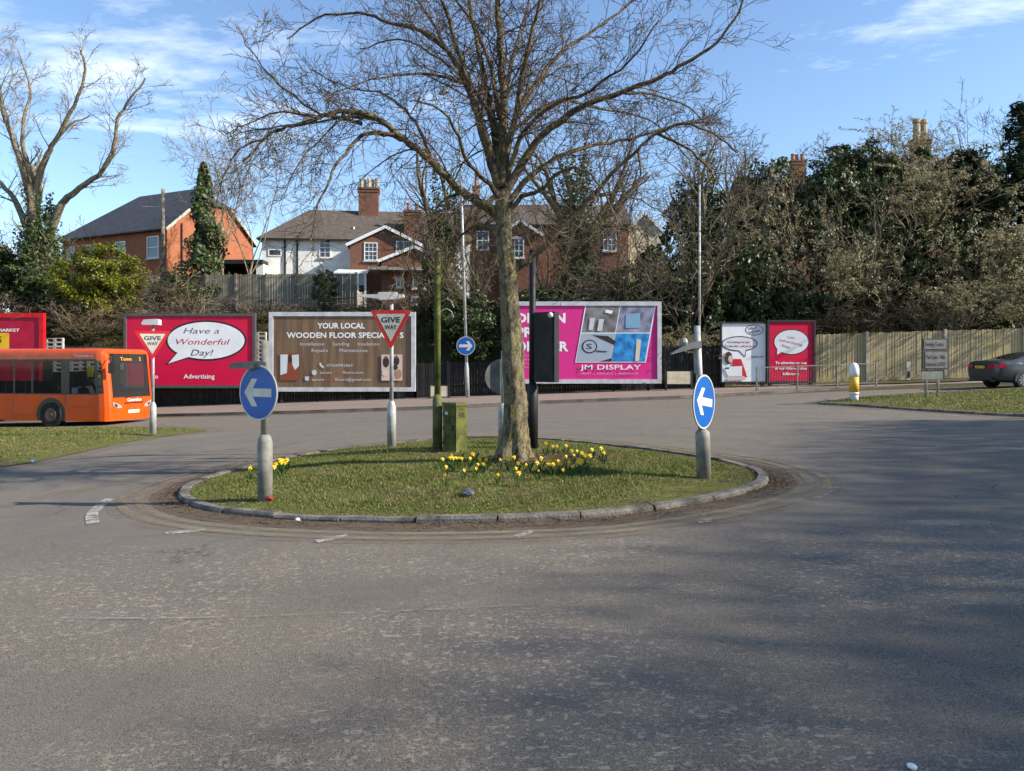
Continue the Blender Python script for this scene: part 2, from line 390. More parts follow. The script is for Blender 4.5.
def loop_from(pxs):
    l = [G(*p) for p in pxs]; l = [Vector((p.x, p.y, 0)) for p in l]
    if area(l) < 0: l.reverse()
    return smooth_loop(l)
ISL = loop_from(ISL_PX)      # counter clockwise; offset(+d) goes outwards
def inside(l, x, y):
    c = False; n = len(l); j = n-1
    for i in range(n):
        if (l[i].y > y) != (l[j].y > y) and x < (l[j].x-l[i].x)*(y-l[i].y)/(l[j].y-l[i].y)+l[i].x: c = not c
        j = i
    return c
def dist(l, x, y):
    m = 9e9
    for i in range(len(l)):
        a = l[i]; b = l[(i+1) % len(l)]; dx, dy = b.x-a.x, b.y-a.y
        t = max(0, min(1, ((x-a.x)*dx+(y-a.y)*dy)/(dx*dx+dy*dy+1e-12))); q = (x-a.x-t*dx)**2+(y-a.y-t*dy)**2
        if q < m: m = q
    return sqrt(m)
def mound(l, kh, mh, reach):
    inner = l[::2]
    def z(x, y): 
        d = dist(inner, x, y); return S*x + kh + mh*sm(0, reach, d) + .018*noise.noise((x*1.3, y*1.3, 3.3))
    return z
ISL_K = .062
isl_z = mound(offset(ISL, -.13), ISL_K, .12, 2.5)
def green(name, l, zf, kw, kname, step=.8, rows=9, seed=1):
    """kerb of separate stones and a turf sheet inside it"""
    rng = random.Random(seed)
    if kw:
        k = MB(M_KERB); R = resample(l, step/6); n = len(R); In = offset(R, -kw); q = 6
        for i0 in range(0, n, q):
            i1 = min(n, i0+q); dz = rng.uniform(-.012, .012); do = rng.uniform(-.012, .012); vs = []; idx = list(range(i0, i1+1))
            for a, i in enumerate(idx):
                A = R[i % n].lerp(In[i % n], -do/kw); B = In[i % n].lerp(R[i % n], do/kw)
                if a == 0: sft = (R[(i+1) % n]-R[i % n])*.07; A = A+sft; B = B+sft
                if a == len(idx)-1: sft = (R[(i-1) % n]-R[i % n])*.07; A = A+sft; B = B+sft
                z = S*A.x; h = ISL_K+dz
                vs += [(A.x, A.y, z-.03), (A.x, A.y, z+h-.025), (A.x+(B.x-A.x)*.16, A.y+(B.y-A.y)*.16, z+h), (B.x, B.y, z+h), (B.x, B.y, z-.03)]
            m = len(idx); fs = [(i*5+j, (i+1)*5+j, (i+1)*5+j+1, i*5+j+1) for i in range(m-1) for j in range(4)]
            fs += [(4, 3, 2, 1, 0), tuple((m-1)*5+j for j in range(5))]
            k.add(vs, fs)
        struct(k.build(kname))
    In = resample(offset(l, -kw-.004), .35); n = len(In); c = sum(In, Vector())/n
    b = MB(M_TURF); vs = []
    for r in range(rows):
        t = (r/rows)**1.0
        for p in In: q = p.lerp(c, t); vs.append((q.x, q.y, zf(q.x, q.y)-.02))
    vs.append((c.x, c.y, zf(c.x, c.y)))
    fs = [(r*n+i, r*n+(i+1) % n, (r+1)*n+(i+1) % n, (r+1)*n+i) for r in range(rows-1) for i in range(n)] + [((rows-1)*n+i, (rows-1)*n+(i+1) % n, rows*n) for i in range(n)]
    b.add(vs, fs); struct(b.build(name, smooth=True))
green('traffic_island', ISL, isl_z, .13, 'kerb', .85, seed=3)
VL = loop_from([(207, 431), (190, 428.5), (150, 427.5), (60, 428), (-60, 430), (-260, 436), (-500, 470), (-420, 520), (-150, 480), (0, 467.5), (70, 455), (130, 442), (180, 434.5)])
VR = loop_from([(820, 404), (835, 400), (870, 397), (930, 393.5), (1024, 389), (1200, 381), (1500, 378), (1600, 420), (1300, 425), (1120, 421.5), (1024, 417), (960, 413.5), (900, 409.5), (850, 406)])
vl_z = mound(VL, .03, .10, 1.5); vr_z = mound(offset(VR, -.13), ISL_K, .05, 1.5)
green('left_grass_verge', VL, vl_z, 0, 'kerb', 1.2, seed=5)
green('right_grass_verge', VR, vr_z, .13, 'kerb', .9, seed=6)

def band(name, l, d0, d1, m, dz=.004, closed=True, i0=0, i1=None, kind='structure'):
    b = MB(m); A = offset(l, d0); B = offset(l, d1); n = len(l); i1 = n if i1 is None else i1; idx = [i % n for i in range(i0, i1+1)]
    b.add([v for i in idx for v in ((A[i].x, A[i].y, S*A[i].x+dz), (B[i].x, B[i].y, S*B[i].x+dz))], [(2*i, 2*i+1, 2*i+3, 2*i+2) for i in range(len(idx)-1)])
    return struct(b.build(name), kind)
band('road_grit', ISL, -.02, .85, M_SAND, .004)
band('road_dirt', ISL, -.03, .34, M_DIRT, .008)
band('road_dirt', ISL, -.03, .24, M_DIRT, .010)
band('yellow_line', ISL, .42, .52, M_YEL, .013)
band('yellow_line', ISL, .62, .72, M_YEL, .013)
band('road_grit', VL, -.02, .5, M_SAND, .004)
band('road_dirt', VR, -.03, .3, M_DIRT, .004)
band('road_grit', VR, .2, .5, M_SAND, .008)
def gutter():
    b = MB(M_DIRT); b.add([v for p in KERB for v in ((p.x, p.y-.55, S*p.x+.006), (p.x, p.y-.003, S*p.x+.006))], [(2*i, 2*i+2, 2*i+3, 2*i+1) for i in range(len(KERB)-1)]); struct(b.build('road_dirt'))
gutter()
def mark(pxs, m=M_WHITE, dz=.009):
    b = MB(m); ps = [G(*p) for p in pxs]; b.quad(*[(p.x, p.y, S*p.x+dz) for p in ps]); struct(b.build('road_marking'))
def line(pts, wd, m=M_WHITE, dz=.009):
    ps = smooth_loop([Vector((p.x, p.y, 0)) for p in (G(*q) for q in pts)], 6, False); b = MB(m); vs = []
    for i, p in enumerate(ps):
        t = ps[min(i+1, len(ps)-1)]-ps[max(0, i-1)]; nn = Vector((-t.y, t.x, 0)).normalized()*wd/2
        vs += [(p.x+nn.x, p.y+nn.y, S*(p.x+nn.x)+dz), (p.x-nn.x, p.y-nn.y, S*(p.x-nn.x)+dz)]
    b.add(vs, [(2*i, 2*i+1, 2*i+3, 2*i+2) for i in range(len(ps)-1)]); struct(b.build('road_marking'))
mark([(164, 533), (205, 529), (206, 531.5), (167, 535.5)]); mark([(314, 541), (346, 535), (349, 537.5), (318, 543.5)])
mark([(514, 536), (530, 531), (534, 533), (519, 538)]); mark([(697, 521), (712, 518.5), (711, 522.5), (698, 524)])
line([(110, 499), (99, 507), (92, 515), (93, 524)], .13); line([(104, 515.5), (125, 513.5), (142, 513)], .09, M_FAINT)
line([(834, 487.5), (825, 494), (812, 500)], .10, M_FAINT); mark([(785, 470.5), (801, 470.5), (801, 473), (787, 473)], M_FAINT)
for a, b_ in ((60, 100), (130, 170)): line([(a, 459-.09*a), (b_, 459-.09*b_)], .08, M_FAINT)
line([(700, 411.5), (800, 411), (822, 409.5)], .28, M_FAINT); line([(730, 406.5), (775, 406)], .14, M_FAINT); line([(885, 440), (905, 441.5)], .1, M_FAINT); line([(925, 444.5), (943, 446)], .1, M_FAINT)
line([(560, 425), (690, 424.5), (830, 428), (1024, 443)], .10, M_FAINT); line([(0, 618), (180, 619), (400, 612), (560, 604)], .035, M_FAINT)
line([(210, 424), (330, 419), (450, 413.5), (560, 409)], .10, M_FAINT); line([(745, 460), (790, 458)], .12, M_FAINT); line([(880, 410.5), (897, 411.5)], .1); line([(945, 415), (957, 416)], .1)
line([(640, 449-3), (655, 452-3)], .10, M_FAINT); line([(700, 455), (716, 457.5)], .1, M_FAINT)
line([(0, 508), (60, 493), (120, 483), (200, 462), (300, 442)], .35, M_SAND, .005)

def blades(name, l, zf, n, hgt, seed, m, bare=None, wd=.012, near=None):
    rng = random.Random(seed); b = MB(m); xs = [p.x for p in l]; ys = [p.y for p in l]; x0, x1, y0, y1 = min(xs), max(xs), min(ys), max(ys); L = l[::2]; c = 0; tries = 0
    while c < n and tries < n*30:
        tries += 1
        x = rng.uniform(x0, x1); y = rng.uniform(y0, y1)
        if near and not near(x, y): continue
        dens = .5+.9*noise.noise((x*.8, y*.8, 1.7))+.5*noise.noise((x*3, y*3, 5))
        if rng.random() > dens+.35: continue
        if not inside(L, x, y): continue
        e = dist(L, x, y)
        if e < .02 or (bare and rng.random() < bare(x, y)): continue
        z = zf(x, y)-.02; h = hgt*rng.uniform(.4, 1.2)*(.75+.5*max(0, dens))*min(1, .35+e*1.2); a = rng.uniform(0, 2*pi); k = rng.uniform(0, 2*pi); tl = h*rng.uniform(.2, .9); ww = wd*rng.uniform(.6, 1.3)*(1+.02*y)
        dx, dy = cos(a)*ww, sin(a)*ww; tx, ty = cos(k)*tl, sin(k)*tl
        b.v += [(x-dx, y-dy, z), (x+dx, y+dy, z), (x+tx, y+ty, z+h)]; o = len(b.v)-3; b.f.append((o, o+1, o+2)); b.m.append(0); c += 1
    o = b.build(name); struct(o, 'stuff'); tag(o, None or name, 'grass'); return o
TREE = G(515, 459, .2)
def bare_isl(x, y):
    d = sqrt((x-TREE.x-.5)**2+(y-TREE.y-.1)**2); e = max(0, noise.noise((x*.55, y*.55, 9.1)))*.7
    return max(.95*(1-sm(.3, .9, d)), e)
visL = lambda x, y: y > 0 and abs(x/y) < .9
blades('grass', offset(ISL, -.13), isl_z, 95000, .036, 11, M_GRASS, bare_isl, .0065)['label'] = 'short worn grass covering the traffic island round the tree'
blades('grass', VL, vl_z, 26000, .045, 12, M_GRASS, None, .010, visL)['label'] = 'short bright grass on the verge in front of the orange bus'
blades('grass', offset(VR, -.13), vr_z, 26000, .045, 13, M_GRASS, None, .012, visL)['label'] = 'short grass on the kerbed verge in front of the grey car'
def litter():
    rng = random.Random(5); b = MB(M_BROWNL); n = len(ISL); A = offset(ISL, 1)
    for _ in range(7000):
        i = rng.randrange(n); t = rng.random(); p = ISL[i].lerp(ISL[(i+1) % n], t); nn = (A[i]-ISL[i])
        if noise.noise((p.x*.7, p.y*.7, 2)) < rng.uniform(-.5, .5): continue
        d = abs(rng.gauss(.02, .17)); 
        if rng.random() < .12: d = -rng.uniform(.15, .5)
        q = p+nn*d; z = S*q.x+.012 if d >= 0 else isl_z(q.x, q.y)+.01
        s_ = rng.uniform(.008, .022); a = rng.uniform(0, 6.3); u = Vector((cos(a), sin(a), rng.uniform(-.4, .4)))*s_; v = Vector((-sin(a), cos(a), rng.uniform(-.5, .5)))*s_*.6
        q = Vector((q.x, q.y, z+abs(u.z)+abs(v.z))); b.quad(q-u, q-v, q+u, q+v)
    for _ in range(900):
        a = rng.uniform(0, 6.3); d = rng.uniform(.2, 1.0); x = TREE.x+.55+cos(a)*d*1.1; y = TREE.y+.0+sin(a)*d*.7; s_ = rng.uniform(.015, .035)
        u = Vector((cos(a*7), sin(a*7), rng.uniform(-.4, .4)))*s_; v = Vector((-sin(a*7), cos(a*7), rng.uniform(-.4, .4)))*s_*.6; q = Vector((x, y, isl_z(x, y)+.03)); b.quad(q-u, q-v, q+u, q+v)
    o = struct(b.build('dead_leaves'), 'stuff'); tag(o, 'brown dead leaves lying along the island kerb and tree foot', 'leaves')
litter()

# ------------------------------------------------------------------ houses on the bank
def brickmat(name, a, b, mortar, sc=1.):
    t = NT(name); co = t.N('ShaderNodeTexCoord').outputs['Object']
    # bricks on vertical walls: along = x+y, up = z
    sp = t.N('ShaderNodeSeparateXYZ'); t.L(co, sp.inputs[0]); cb = t.N('ShaderNodeCombineXYZ')
    t.L(t.math('ADD', sp.outputs[0], sp.outputs[1]), cb.inputs[0]); t.L(sp.outputs[2], cb.inputs[1])
    br = t.N('ShaderNodeTexBrick'); t.L(cb.outputs[0], br.inputs[0]); br.inputs['Scale'].default_value = 1; br.inputs['Brick Width'].default_value = .225*sc; br.inputs['Row Height'].default_value = .075*sc; br.inputs['Mortar Size'].default_value = .008*sc
    br.inputs['Color1'].default_value = (*a, 1); br.inputs['Color2'].default_value = (*b, 1); br.inputs['Mortar'].default_value = (*mortar, 1)
    n = t.noise(co, .9, 6, .6); t.col(t.mix(t.ramp(n, .4, .7, 0, .45), br.outputs[0], tuple(x*.55 for x in a))); t.rough(.9); t.spec(.15); return t.m
M_BRO = brickmat('orange_brick', (.37, .118, .052), (.29, .082, .036), (.34, .19, .12))
M_BRR = brickmat('red_brick', (.205, .08, .05), (.14, .057, .037), (.22, .16, .12))
def roofmat(name, a, b, row=.22):
    t = NT(name); co = t.N('ShaderNodeTexCoord').outputs['Object']; sp = t.N('ShaderNodeSeparateXYZ'); t.L(co, sp.inputs[0])
    wv = t.math('FRACT', t.math('DIVIDE', sp.outputs[2], row*.7), 0); n = t.noise(co, 3, 6, .7)
    c = t.mix(t.ramp(n, .3, .7), a, b); c = t.mix(t.ramp(wv, .82, .98, 0, .7), c, tuple(x*.35 for x in a)); t.col(c); t.rough(.8); t.spec(.2); return t.m
M_SLATE = roofmat('slate', (.05, .052, .06), (.085, .085, .095)); M_TILE = roofmat('old_tile', (.085, .068, .055), (.14, .115, .095))
M_REND = mat('white_render', (.85, .83, .77), .85, var=.12, scale=1.2, grime=((.42, .38, .30), .35)); M_CREAM = mat('cream_render', (.62, .52, .36), .85, var=.1)
M_WFR = mat('white_frame', (.78, .78, .76), .4, var=.05); M_DARK = mat('black_gutter', (.018, .018, .02), .5); M_STONE = mat('sill_stone', (.45, .42, .36), .9)
def glassmat(name, tint=(.02, .024, .03), rough=.04):
    t = NT(name); t.col(t.mix(t.ramp(t.noise(t.pos(obj=True), 1.3, 3), .35, .65), tint, tuple(x*3 for x in tint))); t.rough(rough); t.spec(.9); return t.m
M_PANE = glassmat('window_glass'); M_POT = mat('clay_pot', (.36, .15, .075), .9, var=.3); M_POTY = mat('buff_pot', (.42, .31, .17), .9, var=.3); M_STACK = brickmat('stack_brick', (.26, .13, .06), (.18, .085, .045), (.2, .16, .11))

class Wall:
    """vertical rectangle frame: origin o (bottom left seen from outside), direction u"""
    def __init__(s, o, u): s.o = Vector(o); s.u = Vector(u).normalized(); s.n = s.u.cross(Vector((0, 0, 1)))   # outward
    def p(s, a, z, d=0): q = s.o+s.u*a+s.n*d; return Vector((q.x, q.y, s.o.z+z))
def wbox(b, W, a0, a1, z0, z1, d0, d1, m=None):
    vs = [W.p(a, z, d) for a in (a0, a1) for z in (z0, z1) for d in (d0, d1)]
    b.add(vs, [(0, 1, 3, 2), (4, 6, 7, 5), (0, 4, 5, 1), (2, 3, 7, 6), (0, 2, 6, 4), (1, 5, 7, 3)], m)
def window(W, a0, a1, z0, z1, parent, cols=2, rows=2, sill=True, arch=False):
    f = .07; b = MB(M_WFR)
    for x0, x1, y0, y1 in ((a0, a0+f, z0, z1), (a1-f, a1, z0, z1), (a0+f, a1-f, z0, z0+f), (a0+f, a1-f, z1-f, z1)): wbox(b, W, x0, x1, y0, y1, .003, .05)
    for i in range(1, cols): x = a0+f+(a1-a0-2*f)*i/cols; wbox(b, W, x-.016, x+.016, z0+f, z1-f, .012, .04)
    for i in range(1, rows): z = z0+f+(z1-z0-2*f)*i/rows; wbox(b, W, a0+f, a1-f, z-(.03 if rows == 2 or i == rows//2 else .014), z+(.03 if rows == 2 or i == rows//2 else .014), .014, .043)
    if arch:
        b.add([W.p((a0+a1)/2+(a1-a0)/2*cos(t), z1+.12*sin(t), d) for d in (.003, .05) for t in [pi*k/8 for k in range(9)]], [tuple(range(9)), tuple(range(17, 8, -1))]+[(i, 9+i, 10+i, i+1) for i in range(8)])
    fr = b.build('window', parent)
    g = MB(M_PANE); wbox(g, W, a0+f, a1-f, z0+f, z1-f, .004, .008); g.build('pane', fr)
    if sill: s_ = MB(M_STONE); wbox(s_, W, a0-.08, a1+.08, z0-.10, z0-.003, .003, .12); s_.build('sill', fr)
def slab_roof(b, p, th=.12):
    """polygon p (CCW from above) given thickness downward"""
    n = len(p); d = Vector((0, 0, th)); b.add([Vector(q) for q in p]+[Vector(q)-d for q in p], [tuple(range(n)), tuple(range(2*n-1, n-1, -1))]+[((i+1) % n, i, n+i, n+(i+1) % n) for i in range(n)])
def chimney(parent, x, y, z0, z1, sx, sy, pots, m=None, potm=None, rz=0, ph=.55, pw=1.):
    b = MB(m or M_BRR); b.box((x, y, (z0+z1)/2), (sx, sy, z1-z0), rz=rz); b.box((x, y, z1-.30), (sx+.10, sy+.10, .12), rz=rz); b.box((x, y, z1-.08), (sx+.16, sy+.16, .15), rz=rz); ch = b.build('chimney', parent)
    for i in range(pots):
        t = (i+.5)/pots-.5; q = MB(potm or M_POTY); q.lathe([(.13*pw, z1), (.12*pw, z1+.1), (.10*pw, z1+ph*.8), (.135*pw, z1+ph*.82), (.13*pw, z1+ph)], 10, c=(x+t*sx*cos(rz), y+t*sx*sin(rz)+(.1 if i % 2 else -.1)*sy, 0)); q.build('chimney_pot', ch)
    return ch

def orange_house():
    bz = bank(-26, 54)-.3; c0 = P(167, 226, 52); ez = c0.z-bz
    h = thing('brick_house', 'orange brick house with a dark slate half-hipped roof, left of the white house', 'house', (c0.x, c0.y, bz), radians(-25))
    L, D, R = 11.4, 8.2, 3.6     # front wall runs along local -x from the corner, gable along +y
    body = MB(M_BRO); hh = R*.62; yh = D/2*hh/R
    V = [(-L, 0, 0), (0, 0, 0), (0, D, 0), (-L, D, 0), (-L, 0, ez), (0, 0, ez), (0, D, ez), (-L, D, ez), (0, yh, ez+hh), (0, D-yh, ez+hh)]
    body.add(V, [(0, 1, 5, 4), (1, 2, 6, 9, 8, 5), (2, 3, 7, 6), (3, 0, 4, 7)]); body.build('wall', h)
    o = .3; e = .1; k = R/(D/2); zo = ez-o*k+e
    rx = 2.2; rdg0, rdg1 = Vector((-L+3.4, D/2, ez+R+e)), Vector((-rx*.75, D/2, ez+R+e))
    fl, fr_, br_, bl = Vector((-L-o, -o, zo)), Vector((.25, -o, zo)), Vector((.25, D+o, zo)), Vector((-L-o, D+o, zo))
    h1, h2 = Vector((.25, yh, ez+hh+e)), Vector((.25, D-yh, ez+hh+e))
    r = MB(M_SLATE)
    for poly in ([fl, fr_, h1, rdg1, rdg0], [h1, h2, rdg1], [h2, br_, bl, rdg0, rdg1], [bl, fl, rdg0]): slab_roof(r, poly)
    r.build('roof', h)
    g = MB(M_DARK); g.box((-L/2, -o-.06, zo-.08), (L+.6, .11, .1)); g.build('gutter', h)
    bg = MB(M_STONE); bg.bar(fr_+Vector((.03, 0, -.14)), h1+Vector((.03, 0, -.14)), .04, .2); bg.build('barge_board', h); bg = MB(M_STONE); bg.bar(h2+Vector((.03, 0, -.14)), br_+Vector((.03, 0, -.14)), .04, .2); bg.build('barge_board', h)
    for yy in (1.2, 4.6): q = MB(M_DARK); q.bar((.08, yy, 0), (.08, yy, ez+.4), .09, .09); q.build('drainpipe', h)
    W = Wall((-L, 0, 0), (1, 0, 0))
    for a0, a1, z0, z1, rows in ((.6, 1.5, ez-1.75, ez-.75, 2), (2.7, 3.75, ez-1.85, ez-.75, 2), (6.1, 7.15, ez-1.8, ez-.75, 2), (9.4, 10.6, ez-2.2, ez-.62, 2)): window(W, a0, a1, z0, z1, h, 1, rows)
    for a0, a1 in ((1, 2.2),): window(W, a0, a1, 1., 2.4, h, 2, 2)
orange_house()
def carport():
    b0 = P(200, 272, 54); bz = bank(-21, 54)-.1
    h = thing('garage', 'low flat-roofed dark carport beside the orange gable', 'carport', (P(207, 0, 51).x, 51, bz), radians(0))
    W_ = 3.9; top = P(0, 262, 51).z-bz
    r = MB(M_DARK); r.box((W_/2, 1.5, top), (W_, 3.4, .28)); r.build('roof', h)
    m = MB(M_REND); m.box((W_-.25, 1.5, (top-.14)/2), (.5, 3, top-.15)); m.build('wall', h)
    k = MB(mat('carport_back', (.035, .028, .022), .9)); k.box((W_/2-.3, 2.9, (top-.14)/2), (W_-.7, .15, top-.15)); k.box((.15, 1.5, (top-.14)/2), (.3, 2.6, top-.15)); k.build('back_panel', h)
carport()

def gable_block(h, W, Lw, D, ez, rise, mw, mr, over=.25, gable_on_front=False, hip0=False, hip1=False, name='wall'):
    """block behind wall W (front), length Lw, depth D; ridge along the wall (or across it)"""
    I = lambda a, d, z: W.p(a, z, -d)
    b = MB(mw); 
    base = [I(0, 0, 0), I(Lw, 0, 0), I(Lw, D, 0), I(0, D, 0)]; top = [I(0, 0, ez), I(Lw, 0, ez), I(Lw, D, ez), I(0, D, ez)]
    r = MB(mr); e = .1
    if gable_on_front:
        k = rise/(Lw/2); ap0, ap1 = I(Lw/2, 0, ez+rise), I(Lw/2, D, ez+rise)
        b.add(base+top+[ap0, ap1], [(0, 1, 5, 8, 4), (1, 2, 6, 5), (2, 3, 7, 9, 6), (3, 0, 4, 7)])
        zo = ez-over*k+e
        slab_roof(r, [I(-over, -over, zo), I(Lw/2, -over, ez+rise+e), I(Lw/2, D, ez+rise+e), I(-over, D, zo)][::-1][::-1]); slab_roof(r, [I(Lw/2, -over, ez+rise+e), I(Lw+over, -over, zo), I(Lw+over, D, zo), I(Lw/2, D, ez+rise+e)])
        w = MB(M_WFR)
        w.bar(I(-over, -over-.03, zo-.12), I(Lw/2, -over-.03, ez+rise+e-.12), .05, .2); w.build('barge_board', h); w = MB(M_WFR); w.bar(I(Lw+over, -over-.03, zo-.12), I(Lw/2, -over-.03, ez+rise+e-.12), .05, .2); w.build('barge_board', h)
    else:
        k = rise/(D/2); r0 = D*.5 if hip0 else 0; r1 = D*.5 if hip1 else 0
        fs = [(0, 1, 5, 4), (2, 3, 7, 6)]; extra = [I(0, D/2, ez+rise), I(Lw, D/2, ez+rise)]
        fs.append((1, 2, 6, 5) if hip1 else (1, 2, 6, 9, 5)); fs.append((3, 0, 4, 7) if hip0 else (3, 0, 4, 8, 7))
        b.add(base+top+extra, fs); zo = ez-over*k+e
        A, B = I(r0 - (0 if hip0 else over), D/2, ez+rise+e), I(Lw-r1+(0 if hip1 else over), D/2, ez+rise+e)
        c = [I(-over, -over, zo), I(Lw+over, -over, zo), I(Lw+over, D+over, zo), I(-over, D+over, zo)]
        slab_roof(r, [c[0], c[1], B, A]); slab_roof(r, [c[2], c[3], A, B])
        if hip0: slab_roof(r, [c[3], c[0], A])
        if hip1: slab_roof(r, [c[1], c[2], B])
        g = MB(M_DARK); g.bar(I(-over, -over-.06, zo-.08), I(Lw+over, -over-.06, zo-.08), .1, .1); g.build('gutter', h)
    b.build(name, h); r.build('roof', h)

def white_house():
    Y0 = 52.; sc = Y0/F; x0 = (262-512)*sc; bz = bank(x0, Y0)-.4
    h = thing('white_house', 'white rendered house with a red brick gable wing and tall chimneys', 'house', (x0, Y0, bz), radians(6))
    zz = lambda py, d=0: EYE+(HY-py)*(Y0+d)/F-bz
    aa = lambda px, d=0: (px-512)*(Y0+d)/F-x0
    W = Wall((0, 0, 0), (1, 0, 0))
    # white wing and long range behind, ridge parallel to the road
    gable_block(h, W, aa(470), 5.6, zz(236), zz(211, 3)-zz(236), M_REND, M_TILE, .3, hip0=True)
    window(W, aa(318), aa(329.5), zz(257), zz(236.5), h, 2, 4)
    window(W, aa(268), aa(281), zz(256), zz(249), h, 1, 1, False)
    d = MB(M_DARK)
    for px in (284.5, 296.5): q = MB(M_DARK); q.bar(W.p(aa(px), 0, .06), W.p(aa(px), zz(235), .06), .13, .06); q.build('drainpipe', h)
    # brick gable wing standing forward
    W2 = Wall((aa(346, -1.6), -1.6, 0), (1, 0, 0)); wl = aa(417, -1.6)-aa(346, -1.6)
    gable_block(h, W2, wl, 4.2, zz(242, -1.6), zz(224.5, -1.6)-zz(242, -1.6), M_BRR, M_TILE, .25, True, name='wing_wall')
    a2 = lambda px: aa(px, -1.6)-aa(346, -1.6)
    window(W2, a2(360), a2(373.5), zz(259, -1.6), zz(240.5, -1.6), h, 3, 4); window(W2, a2(392), a2(408), zz(249, -1.6), zz(238.5, -1.6), h, 2, 1)
    # low front extension with a shallow gable and flat roof porch
    W3 = Wall((aa(374, -3.4), -3.4, 0), (1, 0, 0)); a3 = lambda px: aa(px, -3.4)-aa(374, -3.4)
    gable_block(h, W3, a3(441), 2.4, zz(258, -3.4), zz(244, -3.4)-zz(258, -3.4), M_BRR, M_TILE, .2, True, name='extension_wall')
    fr = MB(mat('grey_fascia', (.30, .27, .24), .8)); wbox(fr, W3, a3(362), a3(433), zz(269.5, -3.4), zz(266.5, -3.4), .003, .9); fr.build('porch_roof', h)
    window(W3, a3(389), a3(397), zz(286, -3.4), zz(276, -3.4), h, 1, 1); window(W3, a3(406), a3(419), zz(287, -3.4), zz(274, -3.4), h, 2, 2); window(W3, a3(404), a3(413), zz(303, -3.4), zz(295, -3.4), h, 2, 1)
    # conservatory
    c = MB(M_WFR); X0, X1 = aa(328, -3.2), aa(360.5, -3.2)
    slab_roof(c, [Vector((X0, -3.6, zz(271, -3.4))), Vector((X1, -3.6, zz(271, -3.4))), Vector((X1, -.1, zz(264, -1.5))), Vector((X0, -.1, zz(264, -1.5)))], .1)
    for i in range(5): x = X0+.1+(X1-X0-.2)*i/4; c.bar((x, -3.5, 0), (x, -3.5, zz(272, -3.4)), .12, .1)
    co = c.build('conservatory', h)
    g = MB(M_PANE); g.box(((X0+X1)/2, -3.46, zz(278, -3.4)), (X1-X0-.2, .03, .8)); g.build('pane', co)
    pn = MB(M_CREAM); pn.box(((X0+X1)/2, -3.46, zz(285, -3.4)/2-.2), (X1-X0-.2, .08, zz(285, -3.4)-.4)); pn.build('dwarf_wall', co)
    cx = aa(371.5, 2.8)
    chimney(h, cx, 2.8, zz(236), zz(186.5, 2.8), 1.45, 1.1, 5, M_BRR, M_POTY, ph=.75)
    chimney(h, aa(412, .5), .5, zz(245), zz(208, .5), 1.15, .9, 2, M_BRR, M_POT)
    p = MB(mat('white_flue', (.75, .75, .73), .5)); p.tube([Vector((aa(351), .8, zz(240))), Vector((aa(351), .8, zz(223)))], .08, 8); p.build('flue', h)
white_house()
def brick_house():
    Y0 = 54.; x0 = (465-512)*Y0/F; bz = bank(x0, Y0)-.4
    h = thing('brick_house', 'red brick house with brown tiled roof and cream end gable behind the big tree', 'house', (x0, Y0, bz))
    zz = lambda py, d=0: EYE+(HY-py)*(Y0+d)/F-bz
    aa = lambda px, d=0: (px-512)*(Y0+d)/F-x0
    W = Wall((0, 0, 0), (1, 0, 0)); Lw = aa(628)
    gable_block(h, W, Lw, 6.4, zz(224), zz(205.5, 3)-zz(224), M_BRR, M_TILE, .25)
    # cream rendered end wall, facing right
    e = MB(M_CREAM); D = 6.4; ez = zz(224); rs = zz(205.5, 3)-zz(224); e.add([(Lw+.04, .02, 0), (Lw+.04, D-.02, 0), (Lw+.04, D-.02, ez), (Lw+.04, D/2, ez+rs-.05), (Lw+.04, .02, ez), (Lw, .02, 0), (Lw, D, 0)], [(0, 1, 2, 3, 4)])
    e.build('end_wall', h)
    W9 = Wall((Lw+.06, .6, 0), (1, 0, 0)); gable_block(h, W9, 2.5, 5, zz(228), zz(211)-zz(228), M_CREAM, M_TILE, .12, True, name='cream_wing_wall')
    window(W, aa(603), aa(616.5), zz(251), zz(228), h, 3, 4)
    W2 = Wall((aa(500, -1), -1, 0), (1, 0, 0)); a2 = lambda px: aa(px, -1)-aa(500, -1)
    gable_block(h, W2, a2(541), 2.6, zz(234, -1), zz(221, -1)-zz(234, -1), M_BRR, M_TILE, .2, True, name='wing_wall')
    window(W2, a2(509.5), a2(524), zz(258, -1), zz(238, -1), h, 3, 3, True, True)
    window(W, aa(478)-0.1, aa(489), zz(250), zz(231), h, 2, 2)
    chimney(h, aa(476, 3), 3., zz(210, 3), zz(186, 3), .45, .45, 1, M_POT, M_POT, ph=1.3)
brick_house()
def back_house(px, py_top, Y, label, pots, potm, stackm, wpx, ph):
    x = (px-512)*Y/F; bz = bank(x, Y)-.4
    h = thing('brick_house', label, 'house', (x, Y, bz)); zt = EYE+(HY-py_top)*Y/F-bz
    W = Wall((-4.5, -3, 0), (1, 0, 0)); gable_block(h, W, 9, 6, zt-3.8, 2.3, M_BRR, M_TILE, .3)
    chimney(h, 0, 0, zt-2.5, zt, wpx*Y/F, .8, pots, stackm, potm, ph=ph, pw=2.1 if pots == 2 else 1.2)
    window(W, 1.2, 2.4, 3.2, 4.6, h, 2, 2); window(W, 6.4, 7.6, 3.2, 4.6, h, 2, 2)
back_house(920, 140, 58, 'brick house whose stack with two tall buff pots tops the thicket', 2, M_POTY, M_STACK, 17, 1.6)
back_house(797, 161, 56, 'brick house whose reddish chimney shows just left of the tallest thicket', 3, M_POT, M_STACK, 14, .5)

